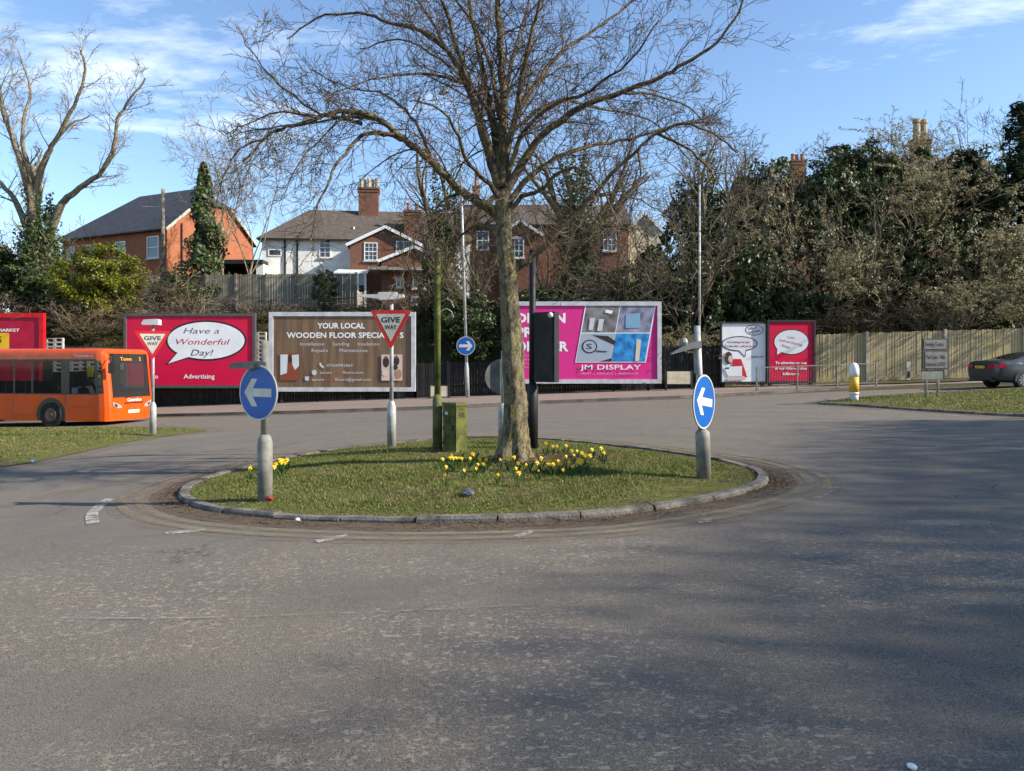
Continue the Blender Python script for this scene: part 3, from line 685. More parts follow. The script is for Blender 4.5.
# ------------------------------------------------------------------ fences, walls, billboards
M_FWOOD = mat('grey_fence_wood', (.23, .19, .14), .9, var=.4, scale=4, bump=.4); M_FDARK = mat('dark_fence_wood', (.022, .021, .022), .8, var=.4, scale=3)
M_FLIGHT = None
def boardmat(name, a, b, wd, horiz=False):
    t = NT(name); co = t.N('ShaderNodeTexCoord').outputs['Object']; sp = t.N('ShaderNodeSeparateXYZ'); t.L(co, sp.inputs[0])
    q = t.math('DIVIDE', sp.outputs[0], wd); fl = t.math('FLOOR', q, 0); wn = t.N('ShaderNodeTexWhiteNoise', noise_dimensions='1D'); t.L(fl, wn.inputs['W'])
    c = t.mix(wn.outputs[0], a, b); mp = t.N('ShaderNodeMapping'); mp.inputs['Scale'].default_value = (14, 1, .9); t.L(co, mp.inputs[0])
    n = t.noise(mp.outputs[0], 2.2, 6, .65); c = t.mix(t.ramp(n, .35, .7, 0, .55), c, tuple(x*.5 for x in a)); n3 = t.noise(co, .9, 4, .6); c = t.mix(t.ramp(n3, .5, .7, 0, .5), c, tuple((x*.75, x*.8, x*.5)[i] for i, x in enumerate(b)))
    t.col(c); t.rough(.9); t.spec(.15); return t.m
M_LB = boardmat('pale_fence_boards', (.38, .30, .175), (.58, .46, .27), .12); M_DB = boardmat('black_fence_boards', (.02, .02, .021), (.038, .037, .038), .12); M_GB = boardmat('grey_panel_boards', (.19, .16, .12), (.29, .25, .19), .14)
M_CONC = mat('concrete_post', (.50, .44, .34), .9, var=.25, bump=.3)
def board_fence(name, label, a, b, ha, hb, bw, m, pm, posts, rng, gravel=False, proud=.05):
    """vertical boards from point a to point b (base points), heights ha..hb"""
    a, b = Vector(a), Vector(b); L = (b-a).length; ang = atan2(b.y-a.y, b.x-a.x)
    f = thing(name, label, 'fence', a, ang); dz = b.z-a.z
    n = max(1, posts); per = L/n
    for k in range(n):
        q = MB(m); x = k*per+.06
        while x < (k+1)*per-.06:
            w_ = min(bw*.96, (k+1)*per-.06-x); t = x/L; z0 = dz*t+.03; h = ha+(hb-ha)*t+rng.uniform(-.02, .02); q.box((x+w_/2, rng.uniform(-.006, .006), z0+h/2), (w_*.93, .022, h), rz=rng.uniform(.02, .09)); x += bw
        for zr in (.3, .85): 
            q.bar((k*per, .045, dz*k/n+ha*zr), ((k+1)*per, .045, dz*(k+1)/n+ha*zr), .05, .09)
        if gravel: q.bar((k*per+.05, -.01, dz*k/n+.08), ((k+1)*per-.05, -.01, dz*(k+1)/n+.08), .05, .2)
        q.build('panel', f)
    for k in range(n+1):
        t = k/n; q = MB(pm); q.box((L*t, -proud, dz*t+(ha+(hb-ha)*t)/2+.04), (.11, .11, ha+(hb-ha)*t+.12)); q.build('post', f)
    return f
rngf = random.Random(4)
def base(px, Y, dz=.24): X = (px-512)*Y/F; return Vector((X, Y, S*X+dz))
def hgt(px, py, Y, b): return EYE+(HY-py)*Y/F-b.z
YB = 33.6           # line of the billboards
YF = 34.15
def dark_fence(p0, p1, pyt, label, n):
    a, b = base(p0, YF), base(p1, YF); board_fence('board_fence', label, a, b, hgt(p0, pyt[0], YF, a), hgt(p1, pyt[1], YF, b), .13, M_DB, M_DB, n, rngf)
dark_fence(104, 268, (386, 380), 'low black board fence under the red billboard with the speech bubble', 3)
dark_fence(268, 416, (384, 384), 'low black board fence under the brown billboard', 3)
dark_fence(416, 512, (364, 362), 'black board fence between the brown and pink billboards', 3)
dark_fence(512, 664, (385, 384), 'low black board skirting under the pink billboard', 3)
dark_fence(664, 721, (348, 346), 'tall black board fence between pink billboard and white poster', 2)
a, m_, b = base(816, 35.0, .28), base(866, 35.2, .28), None
A0 = base(789, 35.0, .28); A2 = base(1184, 34.1, .28)
board_fence('board_fence', 'pale close-boarded timber fence with concrete posts along the right-hand pavement', A0, A2, hgt(789, 336, 35., A0), hgt(1184, 324, 34.1, A2), .125, M_LB, M_CONC, 5, rngf, True)
def panel_fence():
    Y = 42.6; a = P(146, 301, Y); b = P(356, 300, Y); a.z = bank(a.x, Y)-.12; b.z = bank(b.x, Y)-.12; board_fence('panel_fence', 'grey weathered timber panel fence at the top of the bank', a, b, EYE+(HY-276)*Y/F-a.z, EYE+(HY-274)*Y/F-b.z, .15, M_GB, M_FWOOD, 7, rngf, True)
panel_fence()
def block_wall():
    m = mat('pierced_blocks', (.55, .53, .47), .9, var=.2); t = thing('block_wall', 'white pierced concrete block wall on the bank behind the red boards', 'wall', P(47, 372, 34.9))
    b = MB(m); L = P(273, 0, 34.9).x-P(47, 0, 34.9).x; y_ = .0
    for i in range(int(L/.4)):
        for j in range(8):
            if i > 1 and i < int(L/.4)-3 and j > 3: continue
            x = i*.4; z = j*.2 + .0075*x*4
            for bx in ((x+.03, z+.1, .05, .19), (x+.36, z+.1, .05, .19), (x+.195, z+.02, .28, .04), (x+.195, z+.18, .28, .04)): b.box((bx[0], 0, bx[1]), (bx[2], .14, bx[3]))
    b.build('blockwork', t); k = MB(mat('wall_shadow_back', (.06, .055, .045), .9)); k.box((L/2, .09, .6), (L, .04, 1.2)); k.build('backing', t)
block_wall()

def wmat(name, c, rough=.45, var=.06): return mat(name, c, rough, var=var, scale=1.5, spec=.3)
M_RED = wmat('poster_red', (.60, .006, .05)); M_INK = wmat('poster_black', (.02, .018, .022)); M_PWHITE = wmat('poster_white', (.80, .80, .80)); M_PGREY = wmat('poster_grey', (.55, .56, .58))
M_PINK = wmat('poster_pink', (.66, .03, .23)); M_BROWN = None
M_RTXT = wmat('poster_red_ink', (.50, .03, .06)); M_ORTXT = wmat('poster_orange_ink', (.42, .12, .04))
class Poster:
    """billboard whose artwork is given in picture pixels"""
    def __init__(s, name, label, x0, x1, y0, y1, Y, fw, fm, bgm, legs=True, rz=0, depth=.18, cat='billboard'):
        s.x0, s.x1, s.y0, s.y1, s.Y = x0, x1, y0, y1, Y; s.k = Y/F
        X0 = (x0-512)*s.k; s.zb = EYE+(HY-y1)*s.k; gz = S*X0+.22; s.gz = gz
        s.t = thing(name, label, cat, (X0, Y, gz)); s.W = (x1-x0)*s.k; s.H = (y1-y0)*s.k; s.b0 = s.zb-gz
        f = MB(fm); w_ = fw*s.k; W, H, z0 = s.W, s.H, s.b0
        f.box((W/2, .05, z0+w_/2), (W, depth, w_)); f.box((W/2, .05, z0+H-w_/2), (W, depth, w_)); f.box((w_/2, .05, z0+H/2), (w_, depth, H-2*w_)); f.box((W-w_/2, .05, z0+H/2), (w_, depth, H-2*w_)); f.build('frame', s.t)
        if legs:
            for q in (.08, .92):
                l = MB(M_FDARK); l.box((W*q, .16, (z0+H*.5)/2), (.12, .1, z0+H*.5)); l.build('post', s.t)
        s.b = MB(bgm); s.b.box((W/2, .05, z0+H/2), (W-2*w_-.004, .06, H-2*w_-.004)); s.l = 0
    def u(s, px, py): return ((px-s.x0)*s.k, s.b0+(s.y1-py)*s.k)
    def y(s): s.l += 1; return .02-.0022*s.l-.001
    def poly(s, pts, m): s.b.flat([s.u(*p) for p in pts][::-1] if area([Vector((p[0], -p[1], 0)) for p in pts]) < 0 else [s.u(*p) for p in pts], s.y(), m)
    def ell(s, cx, cy, rx, ry, m, n=36): s.poly([(cx+rx*cos(2*pi*i/n), cy-ry*sin(2*pi*i/n)) for i in range(n)], m)
    def text(s, t, px, py, cap, m, align='CENTER', bold=0., shear=0., width=None, rot=0):
        x, z = s.u(px, py); s.b.text(t, x, z, cap*s.k, s.y(), m, align, bold, shear, None if width is None else width*s.k, Matrix.Rotation(rot, 3, 'Y') if rot else None)
    def done(s): s.b.build('poster', s.t); return s.t
def bubble(p, cx, cy, rx, ry, tail, ow, m=None):
    (tx, ty), a0, a1 = tail
    def sh(e): 
        pts = []; n = 44
        for i in range(n):
            pts.append((cx+(rx+e)*cos(a0+(a1+2*pi-a0)*0+ (a0-a1-2*pi)*-1*i/(n-1)*-1), 0))
        return pts
    for e, mm in ((ow, M_INK), (0, m or M_PWHITE)):
        n = 48; pts = []
        # run the long way round from a1 to a0 + 2pi, then the tail
        for i in range(n): a = a1+(2*pi-(a1-a0))*i/(n-1); pts.append((cx+(rx+e)*cos(a), cy-(ry+e)*sin(a)))
        d = Vector((tx-cx, ty-cy, 0)).normalized(); pts.append((tx+d.x*e*2.2, ty+d.y*e*1.6)); p.poly(pts[::-1], mm)
M_FRG = mat('grey_board_frame', (.085, .085, .09), .5, var=.15); M_FRL = mat('light_board_frame', (.52, .53, .54), .5, var=.15, grime=((.3, .29, .27), .4)); M_FRD = mat('dark_board_frame', (.03, .03, .032), .5, var=.2)
# red billboard, speech bubble
p = Poster('billboard', 'crimson billboard with a white speech bubble wishing a wonderful day', 124, 255.5, 313.5, 388, YB, 2.6, M_FRG, M_RED)
bubble(p, 206, 340.5, 38.5, 18.5, ((168, 363.5), radians(222), radians(243)), 1.9)
M_SCR = wmat('poster_script_ink', (.09, .09, .11))
p.text('Have a', 201, 333.5, 6., M_SCR, shear=.28, width=36); p.text('Wonderful', 203, 344.5, 6., M_RTXT, shear=.28, width=54); p.text('Day!', 202, 355.5, 6.4, M_SCR, shear=.28, width=23)
p.text('Advertising', 199, 378.5, 4.6, M_PWHITE, bold=.02, width=31); p.text('to', 158, 378.5, 4.6, M_PWHITE, 'RIGHT', bold=.02)
p.done()
# brown billboard
def brownart():
    t = NT('poster_brown'); co = t.pos((1.6, 1, .14), True); n = t.noise(co, 2.5, 5, .6); t.col(t.mix(t.ramp(n, .38, .66), (.125, .072, .04), (.20, .125, .06))); t.rough(.5); return t.m
p = Poster('billboard', 'brown billboard for a wooden floor firm in a pale grey frame', 269, 415.5, 312, 391.5, YB, 4.2, M_FRL, brownart())
p.text('YOUR LOCAL', 341, 328.3, 5.6, M_PWHITE, bold=.035, width=47.5); p.text('WOODEN FLOOR SPECIALISTS', 286.5, 337.8, 5.6, M_PWHITE, 'LEFT', bold=.035, width=117)
p.text('Installation     Sanding     Insulation', 339.5, 345.5, 3.5, M_PGREY, width=79); p.text('Repairs       Maintenance', 339.5, 352, 3.5, M_PGREY, width=56)
p.text('07450982864', 326.5, 366.8, 3, M_PGREY, 'LEFT', width=26); p.text('aurora', 320, 373.8, 3, M_PGREY, 'LEFT', width=11.5); p.text('wood', 332, 373.8, 3, M_ORTXT, 'LEFT', width=10); p.text('floors.com', 342.7, 373.8, 3, M_PGREY, 'LEFT', width=20.5)
p.text('aurora', 312, 380.8, 3, M_PGREY, 'LEFT', width=12); p.text('wood', 324.5, 380.8, 3, M_ORTXT, 'LEFT', width=10); p.text('floors@gmail.com', 335.2, 380.8, 3, M_PGREY, 'LEFT', width=36)
p.ell(314.3, 372.5, 2.5, 2.7, M_PGREY); p.poly([(305, 376.5), (309, 376.5), (309, 380.5), (305, 380.5)], M_PGREY)
p.poly([(319.5, 363), (321, 362.5), (321.6, 364.5), (323, 366), (324.3, 366.3), (323.8, 368), (321.5, 367.2), (319.8, 365)], M_PGREY)
M_PA = wmat('print_pale', (.58, .62, .64)); M_PB = wmat('print_rust', (.24, .06, .03)); M_PC = wmat('print_dark', (.035, .03, .03)); M_PD = wmat('print_blush', (.60, .44, .40))
p.poly([(280, 353.5), (299.5, 353.5), (299.5, 380.5), (280, 380.5)], M_PB); p.poly([(280.5, 354.5), (288, 354.5), (287, 373), (280.5, 375)], M_PA); p.poly([(292, 355), (299, 354.5), (299, 366), (295, 370), (292.5, 365)], M_PA); p.ell(290.3, 359, 1.5, 4, M_PC)
p.poly([(381.5, 354.5), (402.5, 354.5), (402.5, 380.5), (381.5, 380.5)], M_PD); p.ell(386, 362, 3.2, 5.5, M_PC); p.ell(386, 357.5, 1.4, 1.6, M_PB); p.ell(396.5, 361, 3, 4.6, M_PC); p.ell(396.5, 357, 1.3, 1.5, M_PB); p.ell(395, 367.5, 3, 2.4, M_PC); p.ell(385, 372.5, 3, 3.4, wmat('print_cream', (.66, .55, .42))); p.ell(398.5, 374, 3.2, 4.6, wmat('print_tan', (.38, .22, .11)))
p.done()
# pink billboard
p = Poster('billboard', 'bright pink billboard with four slanted photographs, behind the trunk', 503, 661.5, 301.5, 383.5, YB, 4.2, M_FRL, M_PINK)
for i, s_ in enumerate(('DESIGN', 'PRINT', 'DELIVER')): p.text(s_, 516.5, 322.5+14.2*i, 9.6, M_PWHITE, 'LEFT', bold=.05, width=(49, 41, 52)[i])
for i in range(4): p.text('design and print for every space', 511, 356+4*i, 1.4, M_PD, 'LEFT', width=48 if i < 3 else 30)
def par(x0, x1, y0, y1, m, pad=.5):
    sl = lambda x, y: x-(y-305)*.175
    p.poly([(sl(x0, y0)+pad, y0+pad), (sl(x1, y0)-pad, y0+pad), (sl(x1, y1)-pad, y1-pad), (sl(x0, y1)+pad, y1-pad)], m)
def photomat(name, cols, sc, seed):
    t = NT(name); mp = t.N('ShaderNodeMapping'); mp.inputs['Location'].default_value = (seed, seed*2, seed*3); t.L(t.N('ShaderNodeTexCoord').outputs['Object'], mp.inputs[0])
    v = t.N('ShaderNodeTexVoronoi'); v.inputs['Scale'].default_value = sc; t.L(mp.outputs[0], v.inputs[0]); n = t.noise(mp.outputs[0], sc, 4, .6); cr = t.N('ShaderNodeValToRGB'); e = cr.color_ramp.elements
    e[0].color = (*cols[0], 1); e[1].color = (*cols[-1], 1); e[0].position = .3; e[1].position = .7
    for i, c in enumerate(cols[1:-1]): q = e.new(.3+.4*(i+1)/(len(cols)-1)); q.color = (*c, 1)
    t.L(t.math('ADD', t.math('MULTIPLY', n, .6), t.math('MULTIPLY', v.outputs[0], .4)), cr.inputs[0]); t.col(cr.outputs[0]); t.rough(.4); return t.m
par(585.3, 656, 304.5, 362.5, M_PWHITE, 0)
par(586, 620.5, 305, 333, photomat('print_showroom', [(.05, .04, .04), (.16, .14, .14), (.25, .24, .25)], 2.2, 1)); par(620.5, 655.3, 305, 333, photomat('print_shop', [(.10, .06, .08), (.20, .22, .32), (.40, .36, .40)], 2.4, 4))
par(586, 620.5, 333, 362, wmat('print_silver', (.34, .40, .47))); par(620.5, 655.3, 333, 362, photomat('print_blue_wall', [(.01, .07, .25), (.02, .22, .55), (.05, .35, .65)], 3.0, 7))
p.poly([(592, 335), (608, 336), (616, 341.5), (614, 345)], M_PC); p.poly([(600, 361.5), (611.5, 358), (611.5, 361.5)], M_PC)
for r_, mm in ((7.6, M_PC), (6.3, wmat('print_silver', (.34, .40, .47)))): p.ell(589.5, 346.5, r_, r_*.9, mm)
p.text('S', 589, 349, 5.5, M_PC, bold=.02, width=6); p.poly([(596, 350.3), (607, 351.3), (607, 352.3), (596, 351.5)], M_PC)
p.poly([(626, 314), (640, 313), (640, 328), (625.5, 328)], wmat('print_sky', (.20, .36, .52))); p.poly([(636.5, 339), (641, 340), (639, 361), (635, 361)], wmat('print_cream', (.66, .55, .42))); p.poly([(590, 318), (595, 318), (593, 330), (588.5, 330)], M_PGREY); p.poly([(599, 319), (604, 319), (602, 331), (597, 331)], M_PGREY); p.poly([(606, 309.5), (613, 311), (611.5, 314), (605, 312.5)], M_PWHITE)
p.text('JM DISPLAY', 580, 369.5, 5, M_PWHITE, 'LEFT', bold=.012, width=61); p.text('PRINT  |  DISPLAYS  |  BRANDING', 581, 374.2, 1.7, M_PD, 'LEFT', width=57)
p.done()
# two small boards
p = Poster('poster_board', 'white poster board with overlapping speech bubbles and a red-topped figure', 720.5, 767, 322, 383, YB+.2, 1.4, M_FRD, M_PWHITE, cat='poster')
M_WPOS = wmat('poster_offwhite', (.66, .67, .69))
p.ell(754.5, 330, 9.2, 5.5, M_INK); p.ell(754.5, 330, 8.5, 4.8, M_WPOS); p.text('HELLO', 753, 329, 2.1, M_INK, bold=.03, rot=-.2); p.text('THIS IS GREAT', 755, 332.5, 1.9, M_INK, bold=.03, width=12, rot=-.2)
bubble(p, 739.6, 343.7, 17, 6.6, ((744.5, 356), radians(268), radians(291)), 1.0, M_WPOS)
p.text("I'm", 729, 343, 2.1, M_INK, bold=.02); p.text('looking', 736, 343, 2.1, M_RTXT, bold=.03); p.text('for you', 745.5, 343, 2.1, M_INK, bold=.02); p.text('To hire this', 731.5, 347, 2.1, M_INK, bold=.02, width=14); p.text('call us now', 747.5, 347, 2.1, M_RTXT, bold=.03, width=14)
p.poly([(733, 359), (741, 359), (745, 370), (747, 377), (738, 379), (732, 370)], wmat('poster_red_top', (.55, .02, .035))); p.ell(728.5, 358, 4., 6.3, wmat('print_hair', (.07, .04, .035))); p.ell(730.6, 359, 2.4, 3.6, M_PD); p.poly([(724, 367), (742, 366), (742, 376), (728, 376.5)], wmat('print_laptop', (.70, .72, .75))); p.poly([(725, 367.5), (729, 367.3), (729, 369), (725, 369)], M_INK); p.poly([(727, 377), (744, 376), (746, 380), (728, 380.5)], M_PD)
p.text('Check it out', 756.5, 357.6, 2.2, M_INK, bold=.02, width=13, rot=-.05)
p.done()
p = Poster('poster_board', 'red poster board with one white speech bubble, behind the railing', 767.2, 815.5, 320, 383, YB+.1, 2., M_FRD, M_RED, cat='poster')
bubble(p, 791.5, 342, 17, 12, ((777, 354.8), radians(214), radians(236)), .9, M_WPOS)
p.text('Today', 791, 338.5, 2.2, M_SCR, shear=.2); p.text('advertising', 791, 343.5, 2.6, M_RTXT, shear=.2, width=24, rot=.22); p.text('Simply', 786, 347.5, 2.6, M_SCR, shear=.2, rot=.3)
p.text('To advertise on one', 791, 364, 2.6, M_PWHITE, bold=.04, width=31); p.text('of our different sites', 791, 369.5, 2.6, M_PWHITE, bold=.04, width=32); p.text('billboards', 791, 375, 2.6, M_PWHITE, bold=.04, width=16)
p.done()
# supermarket hoarding, far left
p = Poster('hoarding', 'deep red supermarket hoarding with a yellow panel above the bus roof', -95, 44, 313, 390, YB+.4, 4.6, wmat('hoarding_red', (.55, .008, .015)), wmat('hoarding_crimson', (.43, .004, .035)), cat='hoarding')
M_HY = wmat('hoarding_yellow', (.80, .46, .01)); p.text('SUPERMARKET', 19.2, 331.5, 2.9, M_PWHITE, 'RIGHT', bold=.04, width=38); p.poly([(-60, 333), (9, 333), (9, 351), (-60, 351)], M_HY); p.text('5', 1.5, 343, 7, M_INK, 'RIGHT', bold=.02)
p.poly([(31, 313.4), (41, 313.4), (41, 315), (31, 315)], M_PGREY)
p.done()

# ------------------------------------------------------------------ signs, posts and street furniture
M_GALV = mat('galvanised', (.42, .42, .41), .5, .15, var=.25, scale=5, grime=((.16, .14, .09), .5)); M_GPAINT = mat('grey_post_paint', (.235, .23, .205), .7, var=.3, scale=4, grime=((.13, .12, .07), .6)); M_RAIL = mat('dull_rail', (.20, .19, .165), .7, var=.3); M_BLUE = mat('sign_blue', (.005, .10, .40), .35, var=.12, scale=4, grime=((.03, .09, .2), .4)); M_SWH = mat('sign_white', (.62, .60, .52), .4, var=.1, grime=((.48, .44, .33), .55)); M_SRED = mat('sign_red', (.62, .02, .02), .4, var=.12); M_SBLK = mat('sign_black', (.02, .02, .02), .5); M_SBACK = mat('sign_back', (.18, .19, .18), .6, .3, var=.25); M_GLAMP = mat('lamp_grey', (.25, .25, .24), .5, var=.2); M_LENS = mat('lamp_lens', (.62, .62, .58), .25, var=.1)
M_MOSS = mat('mossy_paint', (.105, .115, .022), .9, var=.4, scale=5, bump=.25, grime=((.075, .08, .025), .5)); M_MOSS2 = mat('mossy_concrete', (.13, .135, .05), .9, var=.35, scale=4, bump=.3, grime=((.07, .072, .03), .5)); M_BLK = mat('black_post_paint', (.010, .010, .011), .6, var=.3, scale=5)
def arrow_poly(L, hw, sh, hh):  # arrow pointing -x
    return [(-L, 0), (-L+hh, hw), (-L+hh*1.75, hw), (-L+hh*1.15, sh), (L, sh), (L, -sh), (-L+hh*1.15, -sh), (-L+hh*1.75, -hw), (-L+hh, -hw)]
def disc_sign(parent, z, r, y, yaw, left=True, tilt=0., arrow=True):
    o = bpy.data.objects.new('sign_face', None)
    b = MB(M_SWH); b.M = Matrix.Translation((0, 0, z)) @ Matrix.Rotation(yaw, 4, 'Z') @ Matrix.Rotation(tilt, 4, 'Y')
    b.prism(ell(0, 0, r, r, 40), y, y+.006, M_SWH if arrow else M_SBACK)
    if arrow:
        b.flat(ell(0, 0, r*.945, r*.945, 40), y-.002, M_BLUE)
        k = 1 if left else -1; a = [(x*r*k, zz*r) for x, zz in arrow_poly(.72, .50, .15, .40)]
        b.flat(a if left else a[::-1], y-.004, M_SWH)
    b.prism(ell(0, 0, r, r, 40), y+.009, y+.016, M_SBACK); 
    f = b.build('sign_face', parent)
    k = MB(M_SBACK); k.M = b.M
    for q in (-.35, .35): k.box((0, y+.04, q*r), (r*1.2, .035, .05))
    k.build('bracket', f); return f
def post(parent, segs, m, name='post', lean=(0, 0), sides=18):
    b = MB(m); prof = segs; b.lathe(prof, sides)
    if lean != (0, 0): b.v = [(x+lean[0]*z, y+lean[1]*z, z) for x, y, z in b.v]
    return b.build(name, parent, True)
def ppm(p): return F/p.y
# left blue sign
g = G(265, 489.5, .19); g.z = isl_z(g.x, g.y); k = g.y/F
t = thing('keep_left_sign', 'blue arrow sign on a stout pale post at the left end of the island', 'road sign', g-Vector((0, 0, .05)), 0)
post(t, [(.088, 0), (.09, .5), (.09, .74), (.075, .80), (.052, .84)], M_GPAINT, 'base'); post(t, [(.05, .82), (.046, 1.98)], M_GPAINT, 'post')
f = disc_sign(t, (490-386)*k+.085, .335, -.07, radians(-31), True); f.location.x = -.03
b = MB(M_GLAMP); zt = (490-353)*k; b.M = Matrix.Translation((0, 0, zt)); b.tube([Vector((0, 0, -.2)), Vector((0, 0, .0))], .03, 8); b.box((-.02, -.03, .02), (.10, .1, .06)); b.prism([(-.42, .02), (-.40, -.03), (-.1, -.025), (.02, 0), (.02, .055), (-.1, .065), (-.34, .05)], -.07, .05); b.mats = [mat('dark_lamp_grey', (.09, .09, .085), .5, var=.3)]; b.build('lantern', t)
# right blue sign
g = G(704, 471.5, .15); g.z = isl_z(g.x, g.y); k = g.y/F
t = thing('keep_left_sign', 'bright blue arrow sign on a dented post at the right end of the island', 'road sign', g-Vector((0, 0, .05)), 0)
post(t, [(.090, 0), (.092, .56), (.088, .62), (.048, .66)], M_GPAINT, 'base', (-.03, 0)); post(t, [(.045, .62), (.04, 1.98)], M_GALV, 'post', (-.045, 0))
f = disc_sign(t, (472-397)*k+.05, .345, -.085, radians(53), True, .12); f.location.x = -.075; 
b = MB(M_GLAMP); zt = (472-334)*k; b.M = Matrix.Translation((-.09, 0, zt)); b.tube([Vector((0, 0, -.4)), Vector((0, 0, 0))], [.035, .05], 10); b.prism([(.045, .02), (.045, -.07), (-.06, -.08), (-.19, -.115), (-.33, -.155), (-.335, -.14), (-.19, -.055), (-.08, .005)], -.06, .06); b.lathe([(.05, -.03), (.06, 0), (.04, .05), (.01, .06)], 10, c=(-.17, 0, 0)); b.build('lantern', t)
# give way signs
def give_way(px, py, dz, wpx, ytop, ybot, yaw, label, lan, basepy):
    g = G(px, py, dz); k = g.y/F
    t = thing('give_way_sign', label, 'road sign', g-Vector((0, 0, .04)))
    zb = (py-basepy)*k; post(t, [(.085, 0), (.088, zb), (.06, zb+.08), (.045, zb+.12)], M_GALV, 'base'); zt = (py-ytop)*k; post(t, [(.038, zb), (.036, zt+.12)], M_GALV, 'post')
    w_ = wpx*k/2; h = (ybot-ytop)*k; b = MB(M_SRED); b.M = Matrix.Translation((0, 0, zt)) @ Matrix.Rotation(yaw, 4, 'Z'); c = .04
    tri = lambda s_: [(-w_*s_, -(h/3)*(1-s_)), (0, -h/3-(2*h/3)*s_), (w_*s_, -(h/3)*(1-s_))]
    def rt(s_, r):
        T = [Vector((x, z, 0)) for x, z in tri(s_)]; out = []
        for i in range(3):
            a, bb, cc = T[i], T[i-1], T[(i+1) % 3]; p0 = a+(bb-a).normalized()*r*1.7; p1 = a+(cc-a).normalized()*r*1.7
            for q in range(6): u_ = q/5; v = p0.lerp(a, u_).lerp(a.lerp(p1, u_), u_); out.append((v.x, v.y))
        return out
    b.prism(rt(1, c), -.055, -.048, M_SRED); b.flat(rt(.70, .01), -.057, M_SWH)
    b.text('GIVE', 0, -h*.315, h*.14, -.059, M_SBLK, bold=.03, width=w_*.92); b.text('WAY', 0, -h*.49, h*.115, -.059, M_SBLK, bold=.03, width=w_*.58); b.prism(rt(1, c), -.044, -.038, M_SBACK)
    b.box((0, -.02, -h*.2), (w_*1.0, .035, .04), M_SBACK); b.box((0, -.02, -h*.5), (w_*.6, .035, .04), M_SBACK); b.build('sign_face', t)
    l = MB(M_GLAMP); l.M = Matrix.Translation((0, 0, zt+.1)); 
    if lan == 'box': l.tube([Vector((0, 0, 0)), Vector((0, 0, .1))], .03, 8); l.prism([(-.26, .10), (-.22, .06), (.2, .06), (.2, .2), (.14, .22), (-.2, .2)], -.12, .06, M_LENS)
    else: l.tube([Vector((0, 0, 0)), Vector((0, 0, .14))], .035, 8); l.prism([(-.62, .19), (-.62, .16), (-.24, .11), (-.22, .09), (.12, .10), (.24, .14), (.24, .19), (.12, .20), (.10, .24), (-.22, .235), (-.26, .19)], -.09, .06, M_LENS)
    l.build('lantern', t); return t
give_way(153, 432.5, .12, 34.5, 329.5, 358.5, radians(12), 'give way triangle in front of the orange bus, on the left verge', 'box', 405)
give_way(391.5, 446, .14, 42.5, 308, 347.5, radians(-5), 'give way triangle on the island overlapping the brown billboard', 'arm', 405)
# round sign seen from behind, next to trunk
g = G(503, 443.5, .14); k = g.y/F; t = thing('round_sign', 'plain grey back of a round sign half hidden behind the trunk', 'road sign', g-Vector((0, 0, .04)))
zb = 37*k; post(t, [(.09, 0), (.09, zb), (.05, zb+.1)], M_GALV, 'base'); post(t, [(.038, zb), (.036, 95*k)], M_GALV, 'post'); disc_sign(t, 69*k, .33, .06, radians(10), arrow=False)
# green mossy pole
g = G(437.5, 449.5, .19); k = g.y/F; t = thing('lamp_column', 'mossy green stump of a lamp column beside the green cabinet', 'pole', g-Vector((0, 0, .05)))
post(t, [(.085, 0), (.085, .9), (.06, 1.0)], M_MOSS2, 'base'); post(t, [(.055, .95), (.052, 201*k)], M_MOSS, 'shaft'); post(t, [(.054, 201*k), (.058, 202*k), (.03, 204*k)], M_GALV, 'cap')
b = MB(M_GALV)
for z in (140, 150): b.tube([Vector((.03, 0, z*k)), Vector((.15, 0, (z+4)*k)), Vector((.24, 0, (z+1)*k)), Vector((.28, 0, (z-5)*k))], .008, 6)
b.build('bracket', t)
# cabinet
g = G(455, 450, .19); k = g.y/F; t = thing('utility_cabinet', 'squat moss-green metal utility cabinet beside the mossy column', 'cabinet', g-Vector((0, 0, .03)), radians(-40))
b = MB(M_MOSS); b.box((0, 0, .40), (.31, .26, .78)); o_ = b.build('body', t); b = MB(M_MOSS2); b.box((0, 0, .815), (.345, .295, .05)); b.build('lid', t); b = MB(M_MOSS2); b.box((0, 0, .01), (.33, .28, .06)); b.build('plinth', t); b = MB(M_MOSS); b.box((-.0, -.136, .40), (.26, .012, .68)); d_ = b.build('door', t); b = MB(M_BLK)
for z in (.16, .40, .64): b.box((-.128, -.146, z), (.02, .012, .07))
b.box((.09, -.146, .42), (.03, .014, .09)); b.build('hinges_and_lock', d_); b = MB(M_BLK)
for z in (.60, .63, .66): b.box((.158, 0, z), (.006, .14, .012))
b.build('vent', t); b = MB(M_PGREY); b.box((-.06, -.146, .66), (.07, .006, .05)); b.build('plate', d_)
# dark column with the black box
g = G(532.5, 447, .17); k = g.y/F; t = thing('black_column', 'black column just right of the trunk with a hanging black signal board', 'pole', g-Vector((0, 0, .05)))
post(t, [(.095, 0), (.095, 1.1), (.08, 1.12), (.062, 1.16)], M_BLK, 'base'); post(t, [(.06, 1.1), (.055, 200*k)], M_BLK, 'shaft')
b = MB(M_BLK); z0, z1 = (447-379)*k, (447-310)*k; b.M = Matrix.Rotation(radians(-36), 4, 'Z'); b.box((.285, 0, (z0+z1)/2), (.42, .14, z1-z0)); b.box((.285, -.074, (z0+z1)/2), (.36, .012, z1-z0-.1)); hb = b.build('signal_board', t)
b = MB(M_LENS); b.M = Matrix.Rotation(radians(-36), 4, 'Z') @ Matrix.Translation((.43, -.09, z1-.06)); b.lathe([(.01, -.05), (.04, -.03), (.05, 0), (.04, .03), (.01, .05)], 12); b.build('lamp', hb)
b = MB(M_BLK)
